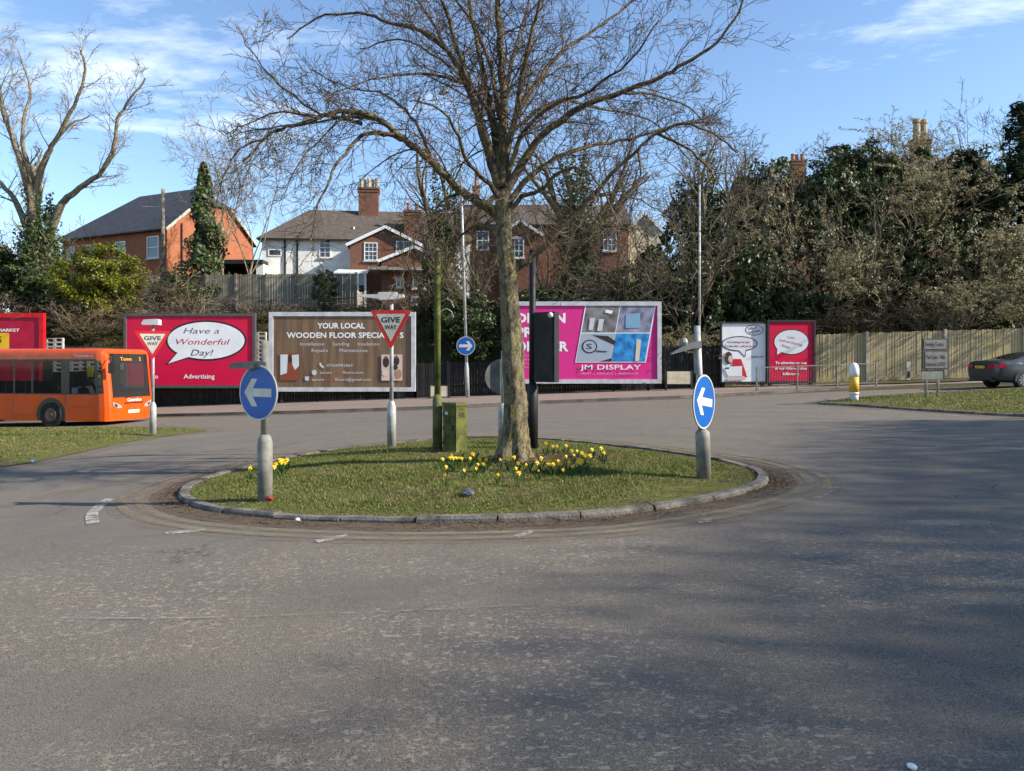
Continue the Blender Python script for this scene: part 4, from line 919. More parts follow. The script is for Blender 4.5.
for z in (z0+.15, z1-.15): b.M = Matrix.Rotation(radians(-36), 4, 'Z'); b.box((.08, 0, z), (.16, .07, .04))
b.build('bracket', t)
# street lamp with right-arrow sign
Yl = 33.3; g = base(467.5, Yl, .23); k = Yl/F
t = thing('street_lamp', 'tall silver street lamp carrying a small blue right-arrow sign', 'street lamp', g)
ln = (-.155/ (285*k)*4, 0); H = (395-130)*k; lean = (-.030, 0)
post(t, [(.10, 0), (.10, 1.3), (.075, 1.5), (.07, 1.55)], M_GALV, 'base', lean); post(t, [(.07, 1.5), (.05, H)], M_GALV, 'shaft', lean)
tp = Vector((-.03*H, 0, H)); b = MB(M_GALV); b.tube([tp, tp+Vector((-.05, -.1, .7)), tp+Vector((-.25, -.35, 1.2)), tp+Vector((-.5, -.7, 1.4))], [.045, .04, .035, .03], 10); b.build('arm', t, True)
b = MB(M_GLAMP); q = tp+Vector((-.62, -.95, 1.42)); b.M = Matrix.Translation(q) @ Matrix.Rotation(radians(32), 4, 'Z'); b.box((0, 0, .03), (.26, .6, .10)); b.box((0, -.05, -.03), (.2, .4, .06), M_LENS); b.build('lantern', t)
f = disc_sign(t, (395-344)*k, .42, -.09, 0, False); f.location.x = -.03*(395-344)*k
# second lamp column on right, plain
g = base(699.5, 33.9, .25); k = 33.9/F; t = thing('street_lamp', 'thin grey lamp column against the thicket, left of the white poster', 'street lamp', g); H = (386-183)*k
post(t, [(.09, 0), (.09, 1.4), (.06, 1.6)], M_GALV, 'base'); post(t, [(.055, 1.5), (.045, H)], M_GALV, 'shaft'); b = MB(M_GALV); b.tube([Vector((0, 0, H)), Vector((-.02, -.1, H+.6)), Vector((-.1, -.6, H+1.0)), Vector((-.15, -1.0, H+1.05))], .035, 8); b.build('arm', t, True); b = MB(M_GLAMP); b.box((-.17, -1.3, H+1.06), (.24, .6, .1)); b.build('lantern', t)
b = MB(M_SBLK)
for z in ((386-352)*k, (386-357)*k): b.lathe([(.092, z), (.092, z+.06)], 14)
b.build('band', t)
# nameplates
for px0, px1, py0, py1, label in ((666, 692, 371.5, 384, 'cream street nameplate on dark legs below the tall black fence'), (429.5, 449, 386, 396.5, 'cream street nameplate seen behind the mossy green column')):
    g = base(px0, 33.3, .22); k = 33.3/F; gy = HY+(EYE-g.z)*F/33.3; t = thing('street_nameplate', label, 'nameplate', g); W_ = (px1-px0)*k; z0, z1 = (gy-py1)*k, (gy-py0)*k
    b = MB(mat('nameplate_cream', (.62, .53, .36), .6, var=.15, grime=((.35, .3, .2), .4))); b.box((W_/2, 0, (z0+z1)/2), (W_-.1, .03, z1-z0)); b.build('plate', t)
    for x in (.0, W_): b = MB(M_FDARK); b.box((x, .01, z1/2+.02), (.09, .08, z1+.06)); b.build('leg', t)
    b = MB(M_FDARK); b.box((W_/2, .025, (z0+z1)/2), (W_, .02, z1-z0+.06)); b.build('backboard', t)
# guard railing
def railing():
    a = G(760, 391.5, .12); b_ = G(882, 386.5, .12); a.y += .4; b_.y += .5; ang = atan2(b_.y-a.y, b_.x-a.x); L = (b_-a).length; dz = b_.z-a.z
    t = thing('guard_railing', 'low galvanised pedestrian railing on the pavement by the red poster', 'railing', a, ang); H = 1.0
    r = MB(M_RAIL); r.bar((0, 0, H), (L, 0, H+dz), .045, .045); r.bar((0, 0, .16), (L, 0, .16+dz), .04, .04)
    n = int(L/.115)
    for i in range(1, n): x = L*i/n; r.bar((x, 0, .16+dz*x/L), (x, 0, H+dz*x/L), .009, .009)
    r.build('rails', t)
    for i in range(4): x = L*i/3; q = MB(M_RAIL); q.box((x, 0, .5+dz*i/3), (.06, .06, 1.06)); q.build('post', t)
railing()
# white and yellow bollard
g = G(854, 399, .12); g.z = vr_z(g.x, g.y); k = g.y/F; t = thing('traffic_bollard', 'white domed bollard with a yellow band on the grass tip', 'bollard', g-Vector((0, 0, .03)))
M_BW = mat('bollard_white', (.78, .78, .75), .4, var=.06); M_BY = mat('bollard_yellow', (.75, .40, .02), .45, var=.12)
post(t, [(.14, 0), (.13, .18), (.12, .2)], mat('bollard_base', (.6, .62, .6), .5), 'base'); post(t, [(.135, .2), (.15, .24), (.15, .28)], M_BW, 'collar'); post(t, [(.148, .28), (.148, .78)], M_BY, 'band'); post(t, [(.152, .78), (.155, .95), (.15, 1.05), (.12, 1.15), (.07, 1.21), (.01, 1.23)], M_BW, 'dome')
b = MB(M_SBLK)
for i in range(4): b.add([(.1505*cos(a_), .1505*sin(a_), z) for a_, z in ((-1.9, .36+.1*i), (-1.3, .36+.1*i+.05), (-1.3, .375+.1*i+.05), (-1.9, .375+.1*i))], [(0, 1, 2, 3)], M_BW)
b.build('stripes', t)
# direction sign
g = G(927, 397, .1); g.z = vr_z(g.x, g.y); k = g.y/F; t = thing('direction_sign', 'grey two-panel direction sign on twin posts on the right verge', 'road sign', g-Vector((0, 0, .03)), radians(8))
W_ = 28*k; z0, z1 = (398-370)*k, (398-339)*k; zm = (398-351)*k
b = MB(M_SBACK); b.box((W_*.45-.12, 0, (z0+z1)/2), (W_, .05, z1-z0), mat('sign_edge', (.035, .035, .04), .6)); MG = mat('sign_grey_face', (.17, .16, .165), .5, var=.2); cx = W_*.45-.12
b.box((cx-.02, -.03, (zm+z1)/2), (W_-.12, .012, z1-zm-.09), MG); b.box((cx+.02, -.03, (zm+z0)/2), (W_-.12, .012, zm-z0-.09), MG)
b.text('Evening Centre', cx-.05, (zm+z1)/2-.06, .15, -.04, M_SBLK, bold=.01, width=W_*.72); b.text('Park Lane 1 Mile', cx, (zm+z0)/2+.03, .14, -.04, M_SBLK, bold=.01, width=W_*.74); b.text('Industrial (A507)', cx, (zm+z0)/2-.2, .14, -.04, M_SBLK, bold=.01, width=W_*.74); b.build('sign_face', t)
for x in (0, .42): q = MB(M_GALV); q.tube([Vector((x, .06, -.05)), Vector((x, .06, z1-.1))], .045, 12); q.build('post', t, True)
q = MB(M_SBACK); q.box((.2, .03, z0-.17), (.75, .03, .30)); q.build('back_plate', t)
# marker post by the fence
g = base(908, 34.2, .27); t = thing('marker_post', 'small pale marker post against the pale fence', 'post', g); b = MB(M_CONC); b.box((0, 0, .42), (.18, .12, .84)); b.build('shaft', t); b = MB(M_SBLK); b.box((0, -.065, .25), (.12, .012, .3)); b.build('plate', t)
# utility pole behind
g = P(163, 300, 45); g.z = bank(g.x, 45)-.1; k = 45/F; t = thing('utility_pole', 'weathered timber pole standing in front of the orange house', 'pole', g); H = EYE+(HY-189)*k-g.z
post(t, [(.13, 0), (.10, H)], M_FWOOD, 'shaft'); b = MB(M_GALV); b.bar((-1.3, 0, H-1.05), (.1, 0, H-1.1), .05, .05); b.build('crossarm', t)

# ------------------------------------------------------------------ bus
M_BOR = mat('bus_orange', (.68, .078, .004), .16, var=.08, spec=.6, grime=((.38, .06, .012), .35)); M_BBLK = mat('bus_black', (.014, .014, .016), .25, var=.1, spec=.6); M_TYRE = mat('tyre', (.018, .017, .016), .85, var=.2); M_RIM = mat('wheel_rim', (.16, .10, .075), .5, .4, var=.3); M_GREYP = mat('dark_grey_plastic', (.05, .05, .05), .6)
def tint(name, c, a):
    t = NT(name); t.b.inputs['Base Color'].default_value = (*c, 1); t.rough(.05); t.spec(.6); tr = t.N('ShaderNodeBsdfTransparent'); tr.inputs[0].default_value = (*[min(1, x*10+.45) for x in c], 1); mx = t.N('ShaderNodeMixShader'); mx.inputs[0].default_value = a; t.L(tr.outputs[0], mx.inputs[1]); t.L(t.b.outputs[0], mx.inputs[2]); t.L(mx.outputs[0], t.out.inputs[0]); return t.m
M_BGLASS = tint('bus_window', (.022, .024, .026), .30); M_WSCR = tint('bus_windscreen', (.05, .054, .056), .42)
def bus():
    c = G(106, 426); Yc = 25.4; X = (107-512)*Yc/F; Lb, Wb, Hb = 9.0, 2.42, 2.80
    root = thing('bus', 'bright orange single-deck bus with dark windows turning in from the left', 'bus', (X, Yc, S*X-.0), radians(-12))
    # local: x forward, front right corner at (0,0); the near side is y=0, body runs to y=Wb
    root.location.z = EYE+(HY-428.5)*(Yc+.3)/F + .0
    def warp(p):
        x, y, z = p; f = sm(-1.3, 0.2, x); return (x-.20*max(0, z-.95)/1.85*f+.03*f*sin(pi*y/Wb)*2, y, z)
    xs = [-Lb, -8.3, -7.2, -6.1, -5.0, -4.72, -4.66, -4.55, -3.86, -3.78, -3.1, -3.02, -1.86, -1.78, -1.60, -1.52, -.42, -.36, -.30, -.12, -.03, 0.0]
    ins = {-.12: .03, -.03: .13, 0.0: .22}
    zs = [.26, .74, 1.18, 1.22, 2.36, 2.42]; rr = .26
    ring = [(0, z) for z in zs]+[(rr-rr*cos(a), Hb-rr*.85+rr*.85*sin(a)) for a in [pi/2*i/6 for i in range(7)]]; half = ring; full = half+[(Wb-y, z) for y, z in half[::-1]]
    sh = MB(M_BOR); vs = []; n = len(full)
    for x in xs:
        i_ = ins.get(x, 0)
        for y, z in full:
            yy = y+(i_ if y < Wb/2 else -i_) * (1 if abs(y-Wb/2) > .3 else 0); zz = z-(i_*.5 if z > Hb-.28 else 0); vs.append(warp((x, yy, zz)))
    wins = [(-8.3, -7.2), (-7.2, -6.1), (-6.1, -5.0), (-4.55, -3.86), (-3.78, -3.1), (-3.02, -1.86), (-1.52, -.42), (-.30, -.12)]; glassq = []; fs = []; fm = []
    for i in range(len(xs)-1):
        for j in range(n-1):
            hole = False; a, b = xs[i], xs[i+1]; k = j if j < len(half)-1 else n-2-j
            if k == 3: 
                for (w0, w1) in wins:
                    if a >= w0-1e-6 and b <= w1+1e-6: hole = True
                if j >= len(half) and a > -1.9: hole = hole
            q = (i*n+j, (i+1)*n+j, (i+1)*n+j+1, i*n+j+1)
            if hole: glassq.append([vs[v] for v in q])
            else: fs.append(q); fm.append(M_BBLK if (2 <= k <= 4 and a < -.3) else M_BOR)
    o = len(sh.v); sh.v += vs; sh.f += fs; sh.mats = [M_BOR, M_BBLK]; sh.m += [sh.mats.index(m) for m in fm]
    # underside, back
    sh.add([warp((x, y, .26)) for x, y in ((-Lb, 0), (0, .22), (0, Wb-.22), (-Lb, Wb))], [(0, 1, 2, 3)], M_GREYP); sh.add([(-Lb, y, z) for y, z in full], [tuple(range(n))], M_BOR)
    # front: strips with a windscreen hole
    fz = [.26, .5, .92, 1.06, 2.62, Hb-.11]; fy = [.22, .27, Wb/2, Wb-.27, Wb-.22]; ft = []
    for a in range(len(fz)-1):
        for b in range(4):
            q = [warp((0, fy[b], fz[a])), warp((0, fy[b+1], fz[a])), warp((0, fy[b+1], fz[a+1])), warp((0, fy[b], fz[a+1]))]
            if a == 3 and b in (1, 2): ft.append(q)
            else: sh.add(q, [(0, 1, 2, 3)], M_BOR)
    sh.build('body', root)
    for q in glassq: g = MB(M_BGLASS); g.add(q, [(0, 1, 2, 3)]); g.build('side_window', root)
    ws = MB(M_WSCR)
    for q in ft: ws.add(q, [(0, 1, 2, 3)])
    wso = ws.build('windscreen', root)
    fx = lambda y, z, d=.012: Vector(warp((d, y, z)))
    # black surround, destination box and its lit text
    b = MB(M_BBLK); b.add([fx(.27, 2.27, .008), fx(Wb-.27, 2.27, .008), fx(Wb-.27, 2.62, .008), fx(.27, 2.62, .008)], [(0, 1, 2, 3)])
    for y0, y1 in ((.27, .33), (Wb-.33, Wb-.27)): b.add([fx(y0, 1.07, .008), fx(y1, 1.07, .008), fx(y1, 2.27, .008), fx(y0, 2.27, .008)], [(0, 1, 2, 3)])
    ds = b.build('destination_box', root)
    tm = NT('led_amber'); tm.col((.6, .2, .02)); tm.b.inputs['Emission Color'].default_value = (1, .3, .03, 1); tm.b.inputs['Emission Strength'].default_value = .35
    def ftxt(s_, y, z, h, m, width, parent, name, bold=.02):
        q = MB(m); vs_, f_ = text_geo(s_, bold, 0.); xs_ = [p[0] for p in vs_]; a0, a1 = min(xs_), max(xs_); sx = width/(a1-a0)
        q.add([fx(y+(p[0]-(a0+a1)/2)*sx, z+p[1]*h, .02) for p in vs_], f_); return q.build(name, parent)
    ftxt('Town', 1.0, 2.37, .13, tm.m, .55, ds, 'route_text'); ftxt('5', 1.72, 2.37, .14, tm.m, .09, ds, 'route_number')
    ftxt('Centrebus', 1.25, .92, .11, M_PWHITE, .72, root, 'lettering'); 
    b = MB(M_PWHITE); b.add([fx(.95, .50, .015), fx(1.5, .50, .015), fx(1.5, .61, .015), fx(.95, .61, .015)], [(0, 1, 2, 3)]); pl = b.build('number_plate', root)
    for y0, s_ in ((.30, 1), (Wb-.30, -1)):
        b = MB(mat('headlight_lens', (.34, .34, .33), .12)); b.add([fx(y0-.06*s_, .93), fx(y0+.30*s_, .80), fx(y0+.36*s_, .70), fx(y0+.16*s_, .70), fx(y0-.03*s_, .80)], [(0, 1, 2, 3, 4)]); hl = b.build('headlight', root)
        b = MB(M_BBLK); b.add([fx(y0+.02*s_, .86, .02), fx(y0+.14*s_, .82, .02), fx(y0+.14*s_, .74, .02), fx(y0+.04*s_, .78, .02)], [(0, 1, 2, 3)]); b.build('bulb_housing', hl)
    b = MB(M_BBLK); b.add([fx(.75, .88, .014), fx(1.75, .88, .014), fx(1.7, .84, .014), fx(.8, .84, .014)], [(0, 1, 2, 3)]); b.tube([fx(.8, 1.06, .03), fx(1.5, 1.12, .03)], .012, 5); b.tube([fx(1.6, 1.06, .03), fx(2.0, 1.2, .03)], .012, 5); b.build('wipers', root)
    # lettering above the driver's window (on the near side)
    b = MB(M_PWHITE); b.M = Matrix.Translation((-.95, .0, 2.50)); b.text('Centrebus', 0, 0, .09, -.008, M_PWHITE, bold=.01, width=.75); b.build('side_lettering', root)
    # panel seams, hatch lines
    b = MB(M_GREYP)
    for x in (-4.6, -3.82, -1.69, -.40): b.box((x, -.002, .72), (.012, .008, .9))
    b.box((-1.0, -.002, .76), (1.1, .008, .012)); b.box((-3.3, -.002, .45), (1.0, .008, .01)); b.build('panel_seam', root)
    # wheels
    for xw in (-2.28, -6.9):
        for yy, s_ in ((.0, 1), (Wb, -1)):
            b = MB(M_TYRE); b.M = Matrix.Translation((xw, yy+.118*s_, .47)) @ Matrix.Rotation(radians(90*s_), 4, 'X')
            b.lathe([(.30, .14), (.42, .15), (.47, .11), (.475, 0), (.47, -.11), (.42, -.14)], 28); wh = b.build('wheel', root, False)
            r = MB(M_RIM); r.M = Matrix.Translation((xw, yy+.118*s_, .47)) @ Matrix.Rotation(radians(90*s_), 4, 'X'); r.lathe([(.245, .143), (.23, .155), (.20, .10), (.12, .09), (.10, .165), (.04, .175)], 24); r.build('rim', wh)
            a = MB(M_BBLK); aa_ = [radians(-27)+radians(234)*k/14 for k in range(15)]; y0 = yy-.004*s_; a.add([(xw+r_*cos(t), y0, max(.255, .47+r_*sin(t))) for r_ in (.44, .60) for t in aa_], [(k, k+1, 16+k, 15+k) for k in range(14)]); a.add([(xw+.50*cos(t), y0+.0015*-s_, max(.258, .47+.50*sin(t))) for t in aa_], [tuple(range(15))]); 
            a.build('wheel_arch', root)
    # mirror, interior, driver
    b = MB(M_BBLK); b.tube([fx(.3, 2.45, .0), fx(.1, 2.5, .25), fx(.0, 2.3, .3)], .02, 6); b.box(fx(.0, 2.1, .3), (.1, .2, .36)); b.build('mirror', root)
    b = MB(M_GREYP); b.box((-4.5, Wb/2, .62), (8.6, Wb-.3, .06))
    for i in range(6):
        for yy in (.45, Wb-.45): b.box((-3.2-.85*i, yy, 1.0), (.42, .75, .1)); b.box((-3.42-.85*i, yy, 1.3), (.08, .75, .62))
    b.box((-.45, Wb/2, .95), (.5, Wb-.6, .25)); b.box((-1.55, .75, 1.3), (.08, 1.0, 1.3)); b.build('interior', root)
    b = MB(mat('yellow_notice', (.80, .60, .02), .5)); b.box((-.68, .02, 1.98), (.26, .006, .36)); b.build('notice', root); b = MB(mat('pale_blue_sticker', (.45, .55, .62), .5)); b.box((-1.32, .02, 1.32), (.24, .006, .2)); b.build('sticker', root)
    return root
BUS = bus()
def driver():
    # seated person behind the wheel: one skinned body, head and hair
    Mx = BUS.matrix_world if False else Matrix.Translation(BUS.location) @ Matrix.Rotation(radians(-12), 4, 'Z')
    skin = mat('skin', (.42, .24, .16), .6); cl = mat('dark_uniform', (.02, .025, .04), .8)
    t = thing('person', 'bus driver in dark clothes sitting at the wheel of the orange bus', 'person', Mx @ Vector((-.95, .62, .65)), radians(-12))
    me = bpy.data.meshes.new('body'); J = [(0, 0, .45), (0, 0, .75), (.02, 0, 1.0), (.04, 0, 1.12), (.03, .22, .98), (.16, .28, .74), (.40, .20, .84), (.03, -.22, .98), (.16, -.28, .74), (.40, -.20, .84), (.40, .12, .48), (.46, .12, .08), (.40, -.12, .48), (.46, -.12, .08), (.58, .12, .03), (.58, -.12, .03)]
    E = [(0, 1), (1, 2), (2, 3), (2, 4), (4, 5), (5, 6), (2, 7), (7, 8), (8, 9), (0, 10), (10, 11), (0, 12), (12, 13), (11, 14), (13, 15)]; R = [.15, .16, .15, .06, .07, .055, .04, .07, .055, .04, .085, .055, .085, .055, .04, .04]
    me.from_pydata(J, E, []); o = bpy.data.objects.new('body', me); C.objects.link(o); o.modifiers.new('s', 'SKIN'); sd = o.modifiers.new('d', 'SUBSURF'); sd.levels = sd.render_levels = 1
    for i, v in enumerate(me.skin_vertices[0].data): v.radius = (R[i], R[i]); v.use_root = i == 0
    dg = bpy.context.evaluated_depsgraph_get(); m2 = bpy.data.meshes.new_from_object(o.evaluated_get(dg)); C.objects.unlink(o); bpy.data.objects.remove(o); ob = bpy.data.objects.new('body', m2); C.objects.link(ob); ob.parent = t; m2.materials.append(cl)
    b = MB(skin); b.M = Matrix.Translation((.06, 0, 1.24)); b.lathe([(.02, -.13), (.06, -.11), (.075, -.04), (.082, .03), (.07, .09), (.03, .12)], 14); b.box((.085, 0, -.01), (.03, .025, .04)); b.build('head', t, True)
    b = MB(mat('dark_hair', (.03, .02, .015), .8)); b.M = Matrix.Translation((.045, 0, 1.26)); b.lathe([(.082, .0), (.09, .05), (.075, .11), (.03, .135)], 14); b.build('hair', t, True)
driver()

# ------------------------------------------------------------------ car
def car():
    Y = 29.4; X = (981-512)*Y/F; root = thing('car', 'dark grey saloon car driving off behind the right verge', 'car', (X, Y, EYE+(HY-388)*Y/F), radians(5))
    paint = mat('car_grey_paint', (.055, .06, .068), .22, .3, var=.05, spec=.6); gl = glassmat('car_glass', (.006, .007, .008), .03); blk = M_GREYP
    # stations: x, half width, sill z, belt z, roof z (None: no cabin), roof half width
    st = [(-.02, .70, .42, .88, .92, .60), (.06, .84, .32, .98, 1.06, .72), (.22, .90, .27, 1.00, 1.105, .78), (.62, .93, .24, 1.00, 1.12, .80), (1.02, .935, .22, .99, 1.22, .74), (1.45, .935, .20, .985, 1.37, .65), (1.9, .935, .20, .975, 1.46, .60), (2.5, .935, .20, .96, 1.49, .60), (3.0, .93, .20, .945, 1.44, .60), (3.4, .93, .20, .935, 1.27, .66), (3.85, .925, .22, .92, 1.00, .74), (4.4, .90, .24, .84, .90, .72), (4.85, .80, .30, .70, .76, .60), (4.98, .62, .36, .58, .62, .45)]
    def ring(s_):
        x, w_, z0, zb, zr, wr = s_; return [(x, 0, z0), (x, -w_*.8, z0), (x, -w_*.97, z0+.10), (x, -w_, (z0+zb)/2), (x, -w_*.985, zb-.06), (x, -w_*.955, zb), (x, -(w_*.93*.35+wr*.65), zb+(zr-zb)*.62), (x, -wr, zr-.03), (x, -wr*.8, zr), (x, 0, zr+.012)]
    b = MB(paint); vs = []; n = 18
    for s_ in st:
        r = ring(s_); full = r+[(x, -y, z) for x, y, z in r[-2:0:-1]]; vs += full
    fs = []; fm = []
    for i in range(len(st)-1):
        for j in range(n):
            q = (i*n+j, i*n+(j+1) % n, (i+1)*n+(j+1) % n, (i+1)*n+j); fs.append(q); x = (st[i][0]+st[i+1][0])/2; k = j if j < 9 else 17-j; m = paint
            if k in (5, 6) and 1.4 < x < 3.2: m = gl
            if k in (7, 8) and (.62 <= st[i][0] < 1.9 and st[i+1][0] <= 1.95 and x > .8): m = gl
            if k in (7, 8) and 3.0 <= st[i][0] < 3.85: m = gl
            if k == 0: m = blk
            fm.append(m)
    fs += [tuple(range(n-1, -1, -1)), tuple((len(st)-1)*n+j for j in range(n))]; fm += [paint, paint]
    b.mats = [paint, gl, blk]; b.v = vs; b.f = fs; b.m = [b.mats.index(m) for m in fm]; body = b.build('body', root, True)
    sd = body.modifiers.new('smooth', 'SUBSURF'); sd.levels = sd.render_levels = 2
    lt = mat('tail_light_red', (.50, .01, .02), .2, var=.1)
    for s_ in (-1, 1):
        q = MB(lt); q.add([(-.035, .42*s_, .80), (-.03, .44*s_, .93), (.02, .70*s_, .955), (.12, .86*s_, .965), (.34, .915*s_, .95), (.34, .93*s_, .86), (.10, .885*s_, .80), (-.02, .70*s_, .79)], [(0, 1, 2, 7), (7, 2, 3, 6), (6, 3, 4, 5)]); q.build('tail_light', root)
    q = MB(mat('yellow_plate', (.68, .50, .03), .4)); q.box((-.045, 0, .84), (.02, .52, .115)); q.build('number_plate', root); q = MB(blk); q.box((.0, 0, .40), (.08, 1.2, .14)); q.build('bumper_insert', root)
    q = MB(blk); q.box((.02, .60, .30), (.1, .14, .07)); q.box((.02, -.60, .30), (.1, .14, .07)); q.build('exhaust', root)
    for xw in (1.08, 4.05):
        for s_ in (-1, 1):
            q = MB(M_TYRE); q.M = Matrix.Translation((xw, s_*.80, .335)) @ Matrix.Rotation(radians(90*-s_), 4, 'X'); q.lathe([(.22, .13), (.30, .145), (.335, .10), (.335, -.10), (.30, -.13)], 28); wh = q.build('wheel', root)
            r = MB(mat('alloy', (.5, .5, .5), .3, .7)); r.M = q.M
            r.lathe([(.235, .13), (.225, .15), (.21, .12)], 28)
            for k in range(10): a = 2*pi*k/10; r.bar((.04*cos(a), .04*sin(a), .135), (.22*cos(a), .22*sin(a), .135), .035, .03)
            r.lathe([(.06, .10), (.06, .15), (.02, .155)], 12); r.build('rim', wh)
            a = MB(blk); aa_ = [radians(-8)+radians(196)*k/16 for k in range(17)]; yy = s_*.938; a.add([(xw+.385*cos(t), yy, .335+.385*sin(t)) for t in aa_], [tuple(range(17))]); a.build('wheel_arch', root)
    for s_ in (-1, 1):
        q = MB(paint); q.M = Matrix.Translation((3.25, s_*1.0, 1.0)); q.box((0, 0, 0), (.14, .2, .12)); q.build('wing_mirror', root); d = MB(blk); d.box((2.35, s_*.935, .72), (1.7, .012, .012)); d.box((2.3, s_*.938, .5), (.012, .008, .7)); d.build('door_line', root)
    return root
car()

# ------------------------------------------------------------------ vegetation generators
def rv(rng): 
    while True:
        v = Vector((rng.uniform(-1, 1), rng.uniform(-1, 1), rng.uniform(-1, 1)))
        if .05 < v.length < 1: return v.normalized()
def leaf(b, p, nrm, s_, rng, asp=.6):
    u = nrm.orthogonal().normalized(); a = rng.uniform(0, 2*pi); v = nrm.cross(u); u, v = u*cos(a)+v*sin(a), v*cos(a)-u*sin(a); u = u*s_; v = v*s_*asp
    o = len(b.v); b.v += [tuple(p-u), tuple(p-v*.9+u*.1), tuple(p+u), tuple(p+v*.9+u*.1)]; b.f.append((o, o+1, o+2, o+3)); b.m.append(0)
def cloud(b, c, rad, n, s_, rng, squash=(1, 1, 1), clump=None, shell=.55):
    """leaves gathered in clumps through an ellipsoid"""
    k = clump or max(4, n//60); c = Vector(c)
    for _ in range(k):
        d = rv(rng); r = (shell+(1-shell)*rng.random()) if rng.random() < .8 else rng.random(); r *= 1+.16*noise.noise(d*2.3+Vector((c.x, c.y, k))); cc = Vector((d.x*rad*squash[0]*r, d.y*rad*squash[1]*r, d.z*rad*squash[2]*r)); cr = rad*rng.uniform(.10, .24)
        for _ in range(n//k):
            q = rv(rng)*(cr*rng.random()**.4); q.z *= .7; nn = (d*.6+Vector((0, 0, .5))+rv(rng)*.9).normalized(); leaf(b, c+cc+q, nn, s_*rng.uniform(.6, 1.3), rng)
def grow(b, p, d, L, r, lev, rng, P_):
    mx = P_['max']; n = max(3, int(L/P_['step'])) ; n = min(n, 12); pts = [p.copy()]; rad = [r]; d = d.copy(); end = P_.get('end', .25)
    for i in range(n):
        d = (d + rv(rng)*P_['wob']*(1+.3*lev) + Vector((0, 0, P_['up'][min(lev, len(P_['up'])-1)]))).normalized(); pts.append(pts[-1]+d*(L/n)); rad.append(max(P_['rmin'], r*(1-(1-end)*(i+1)/n)))
    tgt = b[0] if lev <= P_['trunk_lev'] else b[1]
    tgt.tube(pts, rad, 7 if r > .06 else (5 if r > .02 else 3), cap=False)
    if lev < mx: spawn(b, pts, rad, L, lev, rng, P_)
    elif 'tip' in P_: P_['tip'](pts, rng)
def spawn(b, pts, rad, L, lev, rng, P_, start=None, nch=None):
    k = nch if nch is not None else P_['kids'][min(lev, len(P_['kids'])-1)]; n = len(pts)-1; s0 = P_['start'] if start is None else start
    for i in range(k):
        t = s0+(1-s0)*(i+rng.random())/k; x = t*n; a = min(int(x), n-1); q = pts[a].lerp(pts[a+1], x-a); dd = (pts[a+1]-pts[a]).normalized(); ax = dd.cross(rv(rng)).normalized(); ang = radians(rng.uniform(*P_['ang'])); nd = Matrix.Rotation(ang, 3, ax) @ dd
        if nd.y != 0 and P_.get('flat'): nd.y *= P_['flat']; nd.normalize()
        l2 = L*rng.uniform(*P_['ratio'])*(1-.45*t); rr = rad[a]*rng.uniform(.4, .62)
        if l2 > P_.get('lmin', .12): grow(b, q, nd, l2, max(P_['rmin'], rr), lev+1, rng, P_)

